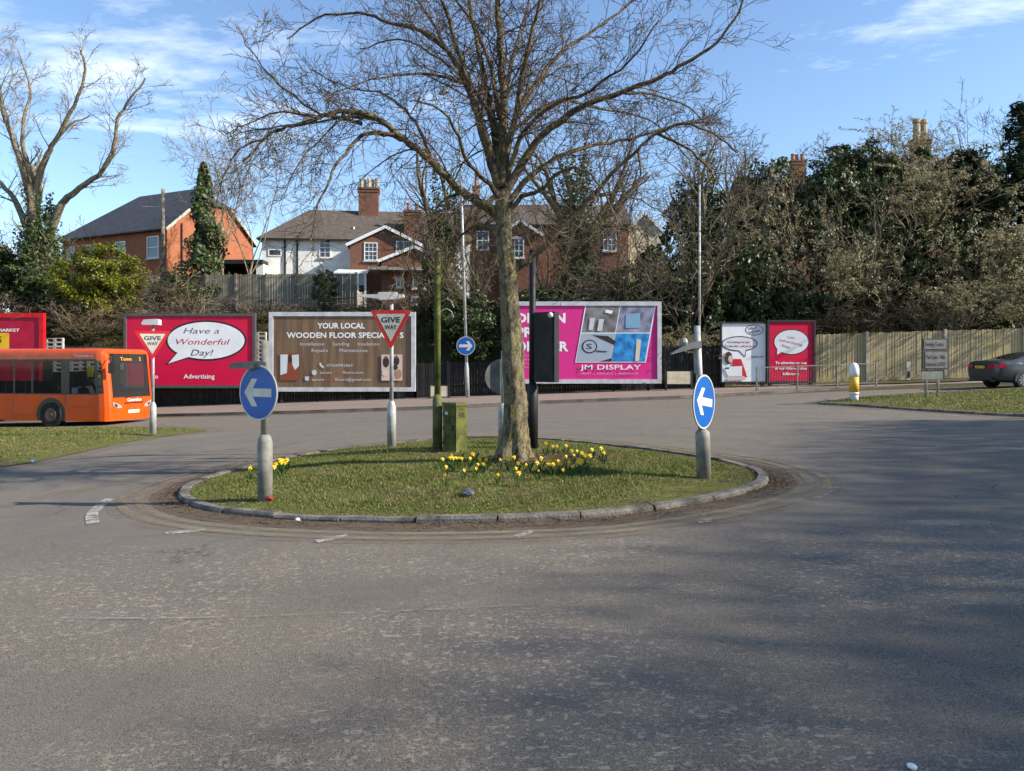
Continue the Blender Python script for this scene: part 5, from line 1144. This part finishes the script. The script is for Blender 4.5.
# --- the big bare tree on the island
def island_tree():
    rng = random.Random(21); Yt = TREE.y; base_ = Vector((TREE.x, Yt, isl_z(TREE.x, Yt)-.1))
    t = thing('bare_tree', 'large leafless tree with lichened trunk and drooping limbs on the island', 'tree', base_)
    tr, cr = MB(M_BARK), MB(M_TWIG); lim = MB(M_BARKB)
    def pt(px, py, dy=0): return P(px, py, Yt+dy)-base_
    k = Yt/F
    # trunk
    tp = [(515, 470, 0), (514.5, 455, 0), (515.5, 435, 0), (515, 405, 0), (513.5, 370, 0), (512, 335, 0), (509.5, 300, 0), (507.5, 270, 0), (504.5, 240, 0), (503, 212, 0), (502, 190, .02)]; rw = [27, 17.5, 12.8, 11.6, 10.8, 10.2, 9.5, 8.6, 7.5, 8.0, 7.0]
    pts = smooth_loop([pt(*q) for q in tp], 4, False); rr = []
    for i in range(len(pts)):
        x = i/4; a = min(int(x), len(rw)-2); rr.append((rw[a]+(rw[a+1]-rw[a])*(x-a))*k)
    vs0 = len(tr.v); pts = [pts[0].lerp(pts[1], 0)]+pts[1:]; F_ = 3; pts, rr = [pts[i//F_].lerp(pts[min(i//F_+1, len(pts)-1)], (i % F_)/F_) for i in range((len(pts)-1)*F_+1)], [rr[i//F_]+(rr[min(i//F_+1, len(rr)-1)]-rr[i//F_])*(i % F_)/F_ for i in range((len(rr)-1)*F_+1)]; tr.tube(pts, rr, 40, cap=False)
    for i in range(vs0, len(tr.v)):      # buttressed, lumpy trunk
        x, y, z = tr.v[i]; row = (i-vs0)//40; c = pts[row]; a = atan2(y-c.y, x-c.x); f = 1+.16*sin(a*5+.8)*(1-sm(.05, .7, z))+.03*sin(a*9+z*2)+.09*noise.noise((x*4, y*4, z*1.6))+.085*noise.noise((x*9, y*9, z*4.5))+.05*noise.noise((x*22, y*22, z*11)); tr.v[i] = (c.x+(x-c.x)*f, c.y+(y-c.y)*f, z)
    limbs = [ # px points, depth at end, base radius px, end radius px
     ([(503, 222), (484, 205), (462, 192), (432, 163), (403, 138), (374, 118), (345, 111), (316, 119), (287, 127), (265, 138), (243, 162)], -.9, 8.5, 1.3),
     ([(403, 139), (383, 134), (363, 136), (345, 153), (330, 178), (318, 205), (311, 240)], -1.2, 4.2, .9),
     ([(363, 123), (340, 118), (320, 113), (287, 91), (262, 65), (243, 40)], -.4, 3.2, .7),
     ([(374, 119), (350, 116), (310, 124), (270, 128), (235, 135)], .8, 3.2, .6),
     ([(500, 195), (491, 165), (479, 123), (468, 87), (450, 54), (425, 33), (389, 22), (360, 13), (316, 18), (287, 40)], .5, 7.5, 1.0),
     ([(499, 185), (486, 140), (472, 95), (458, 50), (445, 10), (425, -40), (400, -90)], -.8, 6.5, 1.2),
     ([(501, 180), (492, 120), (480, 60), (470, 10), (458, -50), (440, -110)], 1.4, 6.5, 1.2),
     ([(503, 190), (503, 150), (503, 110), (501, 60), (498, 10), (496, -50), (500, -120), (505, -170)], .2, 10, 1.6),
     ([(504, 165), (514, 120), (522, 75), (532, 30), (545, -20), (560, -80)], -1.0, 6, 1.2),
     ([(504, 150), (521, 105), (540, 78), (562, 52), (598, 28), (640, -5), (680, -40)], 1.2, 5.5, 1.0),
     ([(505, 195), (516, 172), (531, 150), (550, 128), (579, 108), (621, 92), (658, 79), (684, 63), (716, 42), (738, 12), (748, -15)], -.7, 7.5, 1.1),
     ([(508, 205), (528, 178), (556, 158), (590, 146), (630, 139), (670, 127), (705, 122), (725, 124)], 1.0, 5.2, .8),
     ([(511, 273), (526, 262), (543, 247), (571, 219), (590, 199), (613, 173), (637, 150), (658, 133), (684, 124), (712, 133), (738, 152)], -.4, 5.6, 1.0),
     ([(505, 215), (522, 196), (540, 190), (562, 170), (588, 172), (606, 195), (618, 225)], -1.4, 4.5, .8),
     ([(621, 92), (650, 95), (690, 108), (720, 140)], .6, 2.8, .6), ([(658, 133), (690, 150), (715, 178), (730, 205)], -.7, 2.6, .6),
     ([(468, 87), (440, 75), (405, 75), (370, 80), (330, 95)], -.9, 3.2, .7), ([(450, 54), (430, 20), (405, -20), (380, -50)], .6, 3., .7),
     ([(432, 163), (420, 130), (400, 105), (380, 92), (350, 88), (310, 70)], .9, 3.2, .7), ([(316, 119), (285, 112), (255, 120), (225, 135)], .3, 2.2, .5), ([(265, 138), (240, 150), (225, 175), (215, 205)], -.4, 1.8, .5),
     ([(500, 230), (480, 225), (462, 235), (450, 255), (440, 290)], 1.2, 3.4, .7), ([(462, 192), (445, 200), (425, 222), (410, 250), (400, 285)], -.5, 2.6, .6),
     ([(502, 200), (490, 185), (470, 165), (455, 130), (440, 110), (410, 100)], -1.6, 4.5, .9), ([(505, 180), (520, 140), (545, 110), (590, 90), (630, 60), (660, 20)], -1.8, 4.5, .8), ([(503, 175), (498, 140), (480, 100), (440, 60), (400, 40), (360, 50)], 2.2, 4.5, .9), ([(503, 170), (515, 130), (560, 100), (600, 110), (650, 120), (690, 160)], 2.2, 4.5, .8),
     ([(502, 130), (512, 60), (530, 0), (550, -60)], 1.8, 4.5, 1), ([(500, 120), (485, 50), (450, -10), (410, -60)], 2., 4.5, 1), ([(638, 150), (640, 175), (632, 205), (628, 240)], -.2, 2., .5), ([(345, 111), (330, 130), (300, 160), (285, 190)], -.7, 2.2, .5), ([(590, 199), (615, 195), (650, 205), (680, 230)], .5, 2.2, .5)]
    PR = dict(max=4, step=.16, wob=.15, up=[.0, .0, -.01, .02, .02], trunk_lev=1, kids=[9, 6, 5, 4], start=.12, ang=(28, 70), ratio=(.38, .70), rmin=.0034, lmin=.10, end=.3)
    for px, dep, r0, r1 in limbs:
        n = len(px); P0 = [pt(x, y, dep*sm(0, 1, i/(n-1))) for i, (x, y) in enumerate(px)]
        q = smooth_loop(P0, 4, False); q = [v+rv(rng)*.018 for v in q]; rad = [(r0+(r1-r0)*(i/(len(q)-1))**.6)*k*.74 for i in range(len(q))]
        lim.tube(q, rad, 9 if r0 > 4 else 7, cap=False)
        L = sum((q[i+1]-q[i]).length for i in range(len(q)-1))
        spawn((lim, cr), q, [r_*.55 for r_ in rad], min(2.3, L*.6+.55), 1, rng, PR, .15, int(5+L*5.0))
    a = tr.build('trunk', t, True); lim.build('limbs', t, True); cr.build('crown', t)
    print('crown faces', len(cr.f), 'limbs', len(lim.f))
island_tree()

# --- bare / ivy-clad trees on the bank
def bare_tree(label, px, pybase, Y, htop, spread, seed, ivy=0, pale=True, kids=(7, 5, 4, 3), r0=.22, stems=None, ivyh=.55, name='bare_tree', ivym=None, fork=.3):
    rng = random.Random(seed); b0 = P(px, pybase, Y); b0.z = bank(b0.x, Y)-.15; H = EYE+(HY-htop)*Y/F-b0.z
    t = thing(name, label, 'tree', b0); tr, cr = MB(M_BARKP if pale else M_BARKB), MB(M_TWIGP if pale else M_TWIG)
    PR = dict(max=4, step=.4, wob=.16, up=[.03, .05, .05, .04, .03], trunk_lev=1, kids=list(kids), start=.28, ang=(22, 58), ratio=(.42, .68), rmin=.009, lmin=.2, end=.22)
    if stems:
        kk = Y/F
        for pts_, ra, rb in stems:
            q = smooth_loop([P(x, y, Y+dy)-b0 for x, y, dy in pts_], 4, False); q = [v+rv(rng)*.05 for v in q]; rad = [(ra+(rb-ra)*(i/(len(q)-1))**.6)*.86 for i in range(len(q))]; tr.tube(q, rad, 9, cap=False); L = sum((q[i+1]-q[i]).length for i in range(len(q)-1)); spawn((tr, cr), q, [x*.5 for x in rad], min(4.2, L*.75), 1, rng, PR, .3, int(4+L*2.0))
    else:
        n = 5; fz = H*fork; tr.tube([Vector((0, 0, 0)), Vector((.03, 0, fz*.5)), Vector((0, 0, fz))], [r0*1.3, r0, r0*.85], 10, cap=False)
        for i in range(n): a = 2*pi*i/n+rng.random(); grow((tr, cr), Vector((0, 0, fz*rng.uniform(.7, 1))), Vector((cos(a)*spread, sin(a)*spread, 1)).normalized(), H*(1-fork)*rng.uniform(.8, 1.05), r0*.55, 0, rng, PR)
    tr.build('trunk', t, True); cr.build('crown', t)
    if ivy:
        v = MB(ivym or M_IVY); zz = 0
        for _ in range(ivy):
            a = rng.uniform(0, 2*pi); h = rng.random()**1.05*H*ivyh*(.85+.55*noise.noise((cos(a)*1.5, sin(a)*1.5, seed))); rr = (r0*1.5+.75*rng.random()**1.5+.55*noise.noise((h*.9, cos(a)*1.3, sin(a)*1.3+seed)))*(1.1-.5*h/(H*ivyh)); p = Vector((cos(a)*rr, sin(a)*rr, h))
            if stems:
                q = stems[0][0]; tt = h/(H*ivyh); base_l = P(q[0][0], q[0][1], Y)-b0; p.x += base_l.x*0
            leaf(v, p, (Vector((cos(a), sin(a), .4))+rv(rng)*.9).normalized(), rng.uniform(.05, .11), rng, .8)
        v.build('ivy', t)
    return t
# the left tree: forked, pale limbs above an ivy-covered bole
YT = 41.
bare_tree('leafless pale-limbed tree with an ivy-wrapped bole at the far left', 40, 310, YT, 40, .6, 31, 11000, True, (6, 6, 5, 4), .5, [
    ([(40, 312, 0), (38, 260, 0), (33, 200, 0), (28, 165, 0)], .50, .32), ([(33, 205, 0), (22, 165, .3), (8, 125, .6), (-2, 80, .9), (-5, 30, 1.2)], .30, .07), ([(36, 195, 0), (45, 160, -.4), (55, 140, -.8), (75, 105, -1.2), (85, 70, -1.6), (80, 50, -2)], .26, .05), ([(55, 140, -.6), (70, 125, -.3), (90, 115, 0)], .13, .04),
    ([(48, 240, 0), (62, 205, -.3), (75, 192, -.6), (98, 175, -.9), (112, 155, -1.2), (118, 120, -1.4), (130, 100, -1.6), (146, 78, -1.8)], .30, .05), ([(34, 250, 0), (18, 205, .5), (2, 185, .9), (-20, 160, 1.4)], .30, .08), ([(28, 165, 0), (22, 130, 0), (30, 90, .4), (18, 50, .6)], .18, .04)], .48, 'ivy_tree')
bare_tree('slim leafless tree behind the timber fence near the orange gable', 222, 300, 46, 118, .35, 33, 0, True, (7, 5, 4, 3), .10)
bare_tree('thin leafless sapling left of the white house', 250, 300, 49, 150, .4, 34, 0, True, (7, 5, 4, 3), .09)
bare_tree('distant leafless tree above the white house roof', 345, 300, 66, 178, .8, 36, 0, True, (7, 5, 4, 3), .16)
bare_tree('ivy-choked trunk rising right of the big island tree', 578, 320, 40, 105, .35, 41, 6500, False, (6, 5, 4, 3), .50, None, .82, 'ivy_tree')
bare_tree('ivy-choked trunk rising behind the silver street lamp', 444, 320, 40.5, 130, .35, 42, 4200, False, (6, 5, 4, 3), .36, None, .78, 'ivy_tree')
bare_tree('leafless tree with ivy patches behind the thin lamp column', 705, 330, 41, 135, .6, 43, 4200, True, (7, 5, 4, 3), .34, None, .85, 'ivy_tree')
bare_tree('leafless tree with a leaning ivy-clad stem left of the chimney thicket', 752, 330, 42, 148, .5, 44, 3800, True, (7, 5, 4, 3), .30, None, .8, 'ivy_tree')
bare_tree('leafless upright tree at the far right behind the dark conifer', 990, 330, 46, 78, .45, 45, 0, True, (6, 5, 3, 3), .15)
bare_tree('leafless tree standing at the right-hand edge of the thicket', 1052, 330, 45, 75, .5, 46, 0, True, (6, 5, 3, 3), .15)
bare_tree('leafless grey tree between the ivy trunk and brick house end', 650, 320, 39.5, 175, .7, 47, 0, True, (8, 5, 4, 3), .14)
bare_tree('twiggy leafless tree in front of the brick extension', 480, 325, 39.6, 190, .7, 48, 0, False, (8, 5, 4, 3), .13)
bare_tree('twiggy leafless tree in front of the brown house roof', 545, 325, 39.2, 195, .7, 49, 0, False, (8, 5, 4, 3), .13)
bare_tree('twiggy leafless tree just left of the mossy column', 420, 325, 41.2, 215, .7, 50, 0, True, (8, 5, 4, 3), .10)

def ivy_spire():
    rng = random.Random(8); Y = 43.5; b0 = P(204, 300, Y); b0.z = bank(b0.x, Y)-.1; H = EYE+(HY-163)*Y/F-b0.z; t = thing('ivy_tree', 'narrow dark ivy-covered spire in front of the orange gable', 'tree', b0)
    b = MB(M_BARKB); b.tube([Vector((0, 0, 0)), Vector((0, 0, H*.5)), Vector((.05, 0, H*.95))], [.22, .15, .04], 8); b.build('trunk', t); v = MB(M_IVY)
    for _ in range(9000):
        h = rng.random()**.9; a = rng.uniform(0, 2*pi); r = (1.5*(1-h)**.8+.12)*(.45+.55*rng.random())*(1+1.0*noise.noise((cos(a)*1.3, sin(a)*1.3, h*8))); p = Vector((cos(a)*r, sin(a)*r, h*H)); leaf(v, p, (Vector((cos(a), sin(a), .5))+rv(rng)*.7).normalized(), rng.uniform(.07, .15), rng, .7)
    v.build('ivy', t)
ivy_spire()
def conifer(label, px, pytop, Y, wide, seed, shape=1.):
    rng = random.Random(seed); b0 = P(px, 330, Y); b0.z = bank(b0.x, Y)-.1; H = EYE+(HY-pytop)*Y/F-b0.z; t = thing('conifer', label, 'tree', b0); b = MB(M_BARKB); b.tube([Vector((0, 0, 0)), Vector((0, 0, H*.97))], [.3, .04], 8); v = MB(M_CONIF)
    for i in range(120):
        h = .12+.86*i/120; a = rng.uniform(0, 2*pi); L = wide*(1-h)**.6*rng.uniform(.6, 1.15)+.25; d = Vector((cos(a), sin(a), rng.uniform(-.25, .1)))
        p0 = Vector((0, 0, h*H)); b.tube([p0, p0+d*L], [.035, .008], 4, cap=False)
        for _ in range(85):
            s_ = rng.random()**.6; q = p0+d*L*s_+rv(rng)*(.32*(1.1-s_*.6)); q.z -= .25*s_*s_*L*.3; leaf(v, q, (Vector((0, 0, 1))+rv(rng)*.8).normalized(), rng.uniform(.09, .2), rng, .35)
    b.build('trunk', t); v.build('crown', t)
conifer('dark ragged conifer at the right-hand edge of the picture', 1022, 100, 42, 2.2, 61)
conifer('small dark conifer tip rising from the thicket near the right edge', 968, 150, 41.5, 1.3, 62)

# --- shrubs: three meshes of each kind, shared by the copies
def make_shrub(kind, seed):
    rng = random.Random(seed); tw = MB({'ivy': M_TWIGB, 'twig': M_TWIGP, 'bloss': M_TWIGP, 'bramble': M_TWIGB, 'laurel': M_TWIGB}[kind]); fo = None
    tips = []
    PR = dict(max=2, step=.16, wob=.17, up=[.0, -.02, -.03], trunk_lev=9, kids=[7, 4], start=.2, ang=(20, 60), ratio=(.35, .65), rmin=.0045, lmin=.08, end=.3)
    nst = {'ivy': 10, 'twig': 22, 'bloss': 20, 'bramble': 34, 'laurel': 10}[kind]
    PR['tip'] = lambda pts, r: tips.append((pts[-1], pts[-2], pts[len(pts)//2]))
    for i in range(nst):
        a = rng.uniform(0, 2*pi); e = rng.uniform(.15, 1.4); d = Vector((cos(a)*e, sin(a)*e, 1.0)).normalized(); o = Vector((cos(a)*rng.uniform(0, .35), sin(a)*rng.uniform(0, .35), -1.0+rng.uniform(0, .5))); grow((tw, tw), o, d, rng.uniform(1.0, 1.9), .016, 0, rng, PR)
    if kind == 'ivy': fo = MB(M_IVY); cloud(fo, (0, 0, 0), 1.0, 9500, .046, rng, clump=110, shell=.55)
    if kind == 'laurel': fo = MB(M_LAUREL); cloud(fo, (0, 0, 0), 1.02, 24000, .034, rng, clump=210, shell=.5)
    if kind == 'bloss':
        fo = MB(M_BLOSS)
        for a, b_, c_ in tips:
            for _ in range(9): leaf(fo, a.lerp(c_, rng.random()*1.3)+rv(rng)*.045, rv(rng), rng.uniform(.012, .03), rng, .8)
    if kind == 'twig':
        fo = MB(M_BLOSS)
        for a, b_, c_ in tips:
            if rng.random() < .30: leaf(fo, a.lerp(c_, rng.random())+rv(rng)*.02, rv(rng), rng.uniform(.015, .03), rng, .7)
    if kind == 'bramble':
        fo = MB(M_ROUGHG); cloud(fo, (0, 0, -.4), .9, 1100, .045, rng, (1, 1, .6), 40, .3)
    t = bpy.data.objects.new('shrub', None); a = tw.build('branches', t); f = fo.build('foliage', t)
    C.objects.unlink(a); C.objects.unlink(f); return (a.data, f.data)
KINDS = {k: [make_shrub(k, 100+i+10*j) for i in range(3 if k in ('ivy', 'bloss', 'twig') else 1)] for j, k in enumerate(('ivy', 'twig', 'bloss', 'bramble', 'laurel'))}
rs = random.Random(77)
def shrub(kind, px, py, rx, ry, Y, label, name='shrub', cat='shrub'):
    c = P(px, py, Y); t = thing(name, label, cat, c, rs.uniform(0, 6.28)); k = Y/F; t.scale = (rx*k, rx*k*.85, ry*k)
    tm, fm = rs.choice(KINDS[kind])
    for n_, d in (('branches', tm), ('foliage', fm)): o = bpy.data.objects.new(n_, d); C.objects.link(o); o.parent = t
for row in [
    ('laurel', 100, 284, 50, 40, 38.5, 'rounded yellow-green evergreen bush below the orange house'),
    ('ivy', 10, 285, 46, 42, 40.5, 'dark green bush at the far left under the ivy tree'), ('bramble', 20, 318, 60, 24, 37.5, 'brown bramble tangle above the supermarket hoarding'), ('bramble', 90, 325, 44, 18, 36.6, 'brown bramble tangle at the foot of the yellow-green bush'),
    ('twig', 195, 298, 40, 28, 39.5, 'pale dead twig tangle against the timber fence'), ('bramble', 165, 318, 40, 16, 37.2, 'low bramble along the top of the crimson billboard'), ('ivy', 172, 290, 22, 20, 41.4, 'small ivy mound on the left part of the timber fence'), ('ivy', 325, 290, 15, 22, 41.4, 'narrow ivy bush at the right end of the timber fence'), ('bramble', 260, 312, 44, 14, 38.2, 'low straw-coloured bramble between the two left billboards'),
    ('ivy', -25, 275, 40, 40, 43, 'dark bush at the extreme left edge behind the ivy tree'), ('twig', 18, 262, 40, 34, 45, 'brown leafless bush at the far left behind the ivy tree'), ('ivy', 62, 290, 30, 30, 43, 'dark bush between the ivy tree and the yellow-green bush'),
    ('bramble', 380, 308, 44, 15, 38, 'low rough bramble above the brown billboard'), ('ivy', 438, 300, 26, 44, 39, 'dark ivy bush behind the mossy column'), ('ivy', 470, 325, 40, 36, 36.8, 'dark ivy mass behind the small blue right-arrow sign'), ('twig', 470, 285, 40, 50, 38, 'arching leafless thorn bush behind the silver street lamp'), ('twig', 410, 300, 26, 26, 38.2, 'wispy leafless bush below the brick extension windows'),
    ('ivy', 545, 312, 50, 28, 38.4, 'dark ivy mass above the left half of the pink billboard'), ('twig', 560, 290, 60, 40, 37.2, 'brown leafless thicket over the pink billboard'), ('ivy', 610, 300, 45, 32, 38.8, 'dark ivy mass under the brick house window'), ('twig', 625, 290, 50, 45, 37.4, 'brown leafless thicket below the cream gable'), ('ivy', 655, 290, 36, 50, 39.4, 'dark ivy bush at the foot of the cream gable'),
    ('ivy', 692, 318, 44, 62, 38.2, 'dark ivy mass behind the tall black fence'), ('twig', 690, 270, 52, 70, 37.6, 'tangled pale leafless bush around the thin lamp column'), ('bloss', 688, 345, 26, 24, 35.2, 'small pale budding bush beside the curved sign lantern'), ('ivy', 700, 235, 40, 60, 41, 'ivy-covered bush high behind the thin lamp column'),
    ('ivy', 742, 290, 44, 66, 38.6, 'glossy ivy bush overhanging the white poster'), ('twig', 735, 225, 45, 60, 40.6, 'tall tangled leafless bush above the white poster'), ('ivy', 765, 215, 40, 60, 42, 'ivy bush beneath the reddish chimney'), ('bloss', 795, 232, 40, 52, 40.2, 'grey-cream budded bush just below the reddish chimney'), ('ivy', 782, 310, 40, 46, 38.4, 'dark ivy bush above the red poster'),
    ('bloss', 822, 280, 42, 48, 37.2, 'cream-budded bush above the left end of the pale fence'), ('ivy', 838, 225, 48, 76, 41, 'tall dark evergreen mound right of the reddish chimney'), ('ivy', 850, 183, 46, 42, 42.2, 'evergreen crown topping the tall dark mound'), ('ivy', 870, 285, 50, 60, 39.6, 'shadowy evergreen bush over the middle of the pale fence'), ('twig', 872, 262, 46, 56, 38.2, 'leafless thicket with slanting stems over the pale fence'), ('ivy', 900, 205, 50, 60, 43, 'evergreen bush below the two buff chimney pots'), ('bloss', 922, 205, 50, 34, 40, 'brightest cream-budded bush below the two buff pots'), ('bloss', 892, 165, 46, 30, 44, 'cream-budded bush rising level with the two buff pots'),
    ('ivy', 940, 275, 52, 64, 39.8, 'dark evergreen bush behind the direction sign'), ('ivy', 965, 200, 44, 52, 42.4, 'dark evergreen bush left of the ragged conifer'), ('bloss', 985, 250, 46, 46, 37.6, 'cream-budded bush above the grey car'), ('bloss', 960, 300, 50, 34, 36.6, 'yellowish budded bush low over the pale fence by the car'), ('ivy', 1005, 285, 50, 62, 39, 'dark evergreen bush behind the grey car'), ('ivy', 1030, 205, 46, 60, 41, 'dark evergreen bush under the ragged conifer'), ('bloss', 1040, 300, 50, 50, 36.8, 'budded bush at the right-hand end of the pale fence'), ('bramble', 850, 325, 50, 24, 36.6, 'brown bramble spilling over the left part of the pale fence'), ('twig', 930, 318, 50, 30, 36.4, 'leafless brown hedge just over the fence behind the direction sign')]: shrub(*row)
def bank_cover():
    rng = random.Random(6); b = MB(M_ROUGHG)
    for _ in range(42000):
        x = rng.uniform(-30, 30); y = rng.uniform(34.6, 44.5); z = bank(x, y)-.06; h = rng.uniform(.08, .38); a = rng.uniform(0, 6.3); dx, dy = cos(a)*.02, sin(a)*.02; tx, ty = rng.gauss(0, h*.5), rng.gauss(0, h*.5); o = len(b.v); b.v += [(x-dx, y-dy, z), (x+dx, y+dy, z), (x+tx, y+ty, z+h)]; b.f.append((o, o+1, o+2)); b.m.append(0)
    o = struct(b.build('undergrowth'), 'stuff'); tag(o, 'rough straw-coloured grass and undergrowth covering the bank', 'undergrowth')
bank_cover()

# --- unseen hedge added to the right, outside the picture, to shade the road
def shade_hedge():
    # made-up hedge out of frame, level-topped to throw soft diagonal shade over the junction
    rng = random.Random(71); H = 13.0; sx, sy = cos(radians(SUN_AZ-90)), -sin(radians(SUN_AZ-90)); d = H/(tan(radians(SUN_EL))-S); v = MB(M_IVYL); b = MB(M_BARKB)
    Y0, Y1 = -11.0, 17.6; at = lambda Y: Vector((.583*(Y-3)-.75+sx*d, Y+sy*d, 0)); o = at(Y0); t = thing('added_shade_hedge', 'tall unseen evergreen hedge added beyond the right edge to shade the road', 'hedge', (o.x, o.y, S*o.x))
    dirn = (at(Y1)-at(Y0)).normalized(); nrm = Vector((dirn.y, -dirn.x, 0)); L = (at(Y1)-at(Y0)).length
    for k_ in range(100000):
        top = k_ < 45000; z = (H-.25+rng.gauss(0, .5)) if top else rng.uniform(.02, .955)*H; q = dirn*rng.uniform(0, L)+nrm*rng.uniform(0, 3.6); q.z = z+S*q.x
        leaf(v, q, (rv(rng)+Vector((0, 0, .4))).normalized(), rng.uniform(.035, .075) if top else rng.uniform(.09, .18), rng, .7)
    for i in range(15): q = dirn*(L*(i+.5)/15)+nrm*1.8; b.tube([q+Vector((0, 0, S*q.x-.2)), q+Vector((0, 0, S*q.x+H*.55))], [.12, .03], 7)
    b.build('stems', t); v.build('foliage', t)
shade_hedge()

# ------------------------------------------------------------------ daffodils and litter
def daffodil_mesh(seed):
    rng = random.Random(seed); gm = mat('daffodil_leaf', (.05, .10, .02), .6); ym = mat('daffodil_yellow', (.85, .62, .02), .6, var=.1); om = mat('daffodil_trumpet', (.85, .42, .01), .6); b = MB(gm, ym, om)
    for i in range(6):
        a = rng.uniform(0, 6.3); l = rng.uniform(.12, .2); p = Vector((cos(a)*.012, sin(a)*.012, 0)); q = p+Vector((cos(a)*.03, sin(a)*.03, l*.7)); e = p+Vector((cos(a)*.07, sin(a)*.07, l)); w_ = Vector((-sin(a), cos(a), 0))*.008; b.add([p-w_, p+w_, q+w_, e, q-w_], [(0, 1, 2, 3, 4)], gm)
    for i in range(rng.choice((1, 1, 2))):
        a = rng.uniform(0, 6.3); top = Vector((cos(a)*.05*i, sin(a)*.05*i, rng.uniform(.17, .23))); b.tube([Vector((0, 0, 0)), top], .004, 4, gm); f = Vector((rng.uniform(-.8, .8), -1, rng.uniform(-.1, .5))).normalized(); u = f.orthogonal().normalized(); v = f.cross(u); c = top
        for k in range(6): t = 2*pi*k/6; d = u*cos(t)+v*sin(t); s_ = u*-sin(t)+v*cos(t); b.add([c, c+d*.018+s_*.012, c+d*.040+f*.004, c+d*.018-s_*.012], [(0, 1, 2, 3)], ym)
        b.tube([c, c+f*.016, c+f*.03], [.008, .011, .016], 7, om)
    o = b.build('daffodil'); me = o.data; C.objects.unlink(o); bpy.data.objects.remove(o); return me
DM = [daffodil_mesh(i) for i in range(5)]
rd = random.Random(9)
dpx = [(441, 463), (443, 461), (450, 462), (453, 465), (456, 460), (459, 463), (452, 458), (460, 457), (446, 470), (464, 472), (470, 462), (475, 456), (472, 460), (478, 467), (480, 465), (483, 468), (476, 470), (486, 466), (445, 477), (500, 464), (514, 463), (518, 467), (516, 470), (526, 467), (530, 465), (537, 468), (538, 472), (548, 468), (551, 466), (553, 469), (558, 463), (561, 465), (559, 468), (569, 466), (572, 468), (580, 466), (587, 465), (585, 461), (588, 462), (574, 458), (572, 456), (566, 450), (557, 450), (546, 450), (553, 447.5), (577, 452), (592, 453), (601, 456), (604, 459), (563, 472), (498, 475), (517, 476), (508, 465), (541, 466), (578, 468), (566, 461), (582, 458)]
for i, (x, y) in enumerate(dpx):
    g = G(x, y+3, .2); g.z = isl_z(g.x, g.y)-.02; o = bpy.data.objects.new('daffodil', rd.choice(DM)); C.objects.link(o); o.location = g; o.rotation_euler = (0, 0, rd.uniform(-.7, .7)); s_ = rd.uniform(.62, .92); o.scale = (s_, s_, s_); tag(o, 'yellow daffodil in the scattered clump round the foot of the big tree', 'daffodil', 'daffodils round the tree')
for i, (x, y) in enumerate([(276, 467), (279, 464), (283, 464), (285, 466), (272, 472), (281, 469), (287, 463), (250, 471)]):
    g = G(x, y+3, .17); g.z = isl_z(g.x, g.y)-.02; o = bpy.data.objects.new('daffodil', rd.choice(DM)); C.objects.link(o); o.location = g; o.rotation_euler = (0, 0, rd.uniform(-.7, .7)); tag(o, 'yellow daffodil in the small clump beside the left blue sign', 'daffodil', 'daffodils by the left sign')
def crumple(name, px, py, dz, size, m, label, seed, cat='litter', zf=None):
    g = G(px, py, dz); 
    if zf: g.z = zf(g.x, g.y)
    bm = bmesh.new(); bmesh.ops.create_icosphere(bm, subdivisions=2, radius=size); 
    for v in bm.verts: v.co = v.co*(1+.5*noise.noise(v.co*(2.2/size)+Vector((seed, 0, 0)))); v.co.z = v.co.z*.55+size*.42
    me = bpy.data.meshes.new(name); bm.to_mesh(me); bm.free(); me.materials.append(m); o = bpy.data.objects.new(name, me); C.objects.link(o); o.location = g; tag(o, label, cat)
crumple('crumpled_wrapper', 468, 488, .18, .075, mat('foil_wrapper', (.20, .22, .30), .3, .3, var=.5, scale=12), 'crumpled blue-grey wrapper on the grass before the tree', 1, zf=isl_z)
crumple('paper_scrap', 298, 521, 0, .035, M_PWHITE, 'small white paper scrap in the gutter below the left blue sign', 2)
crumple('paper_scrap', 912, 768.5, 0, .018, M_PWHITE, 'tiny white scrap on the road at the bottom right', 3)
crumple('red_wrapper', 269, 494, .14, .06, mat('red_brown_wrapper', (.22, .035, .025), .5, var=.4, scale=15), 'reddish wrapper at the foot of the left blue sign', 4, zf=isl_z)
crumple('plastic_scrap', 33, 461, .05, .05, mat('pale_blue_plastic', (.35, .48, .6), .4), 'pale blue plastic scrap on the left verge', 5, zf=vl_z)
print('objects', len(bpy.data.objects), 'faces', sum(len(o.data.polygons) for o in bpy.data.objects if o.type == 'MESH'))
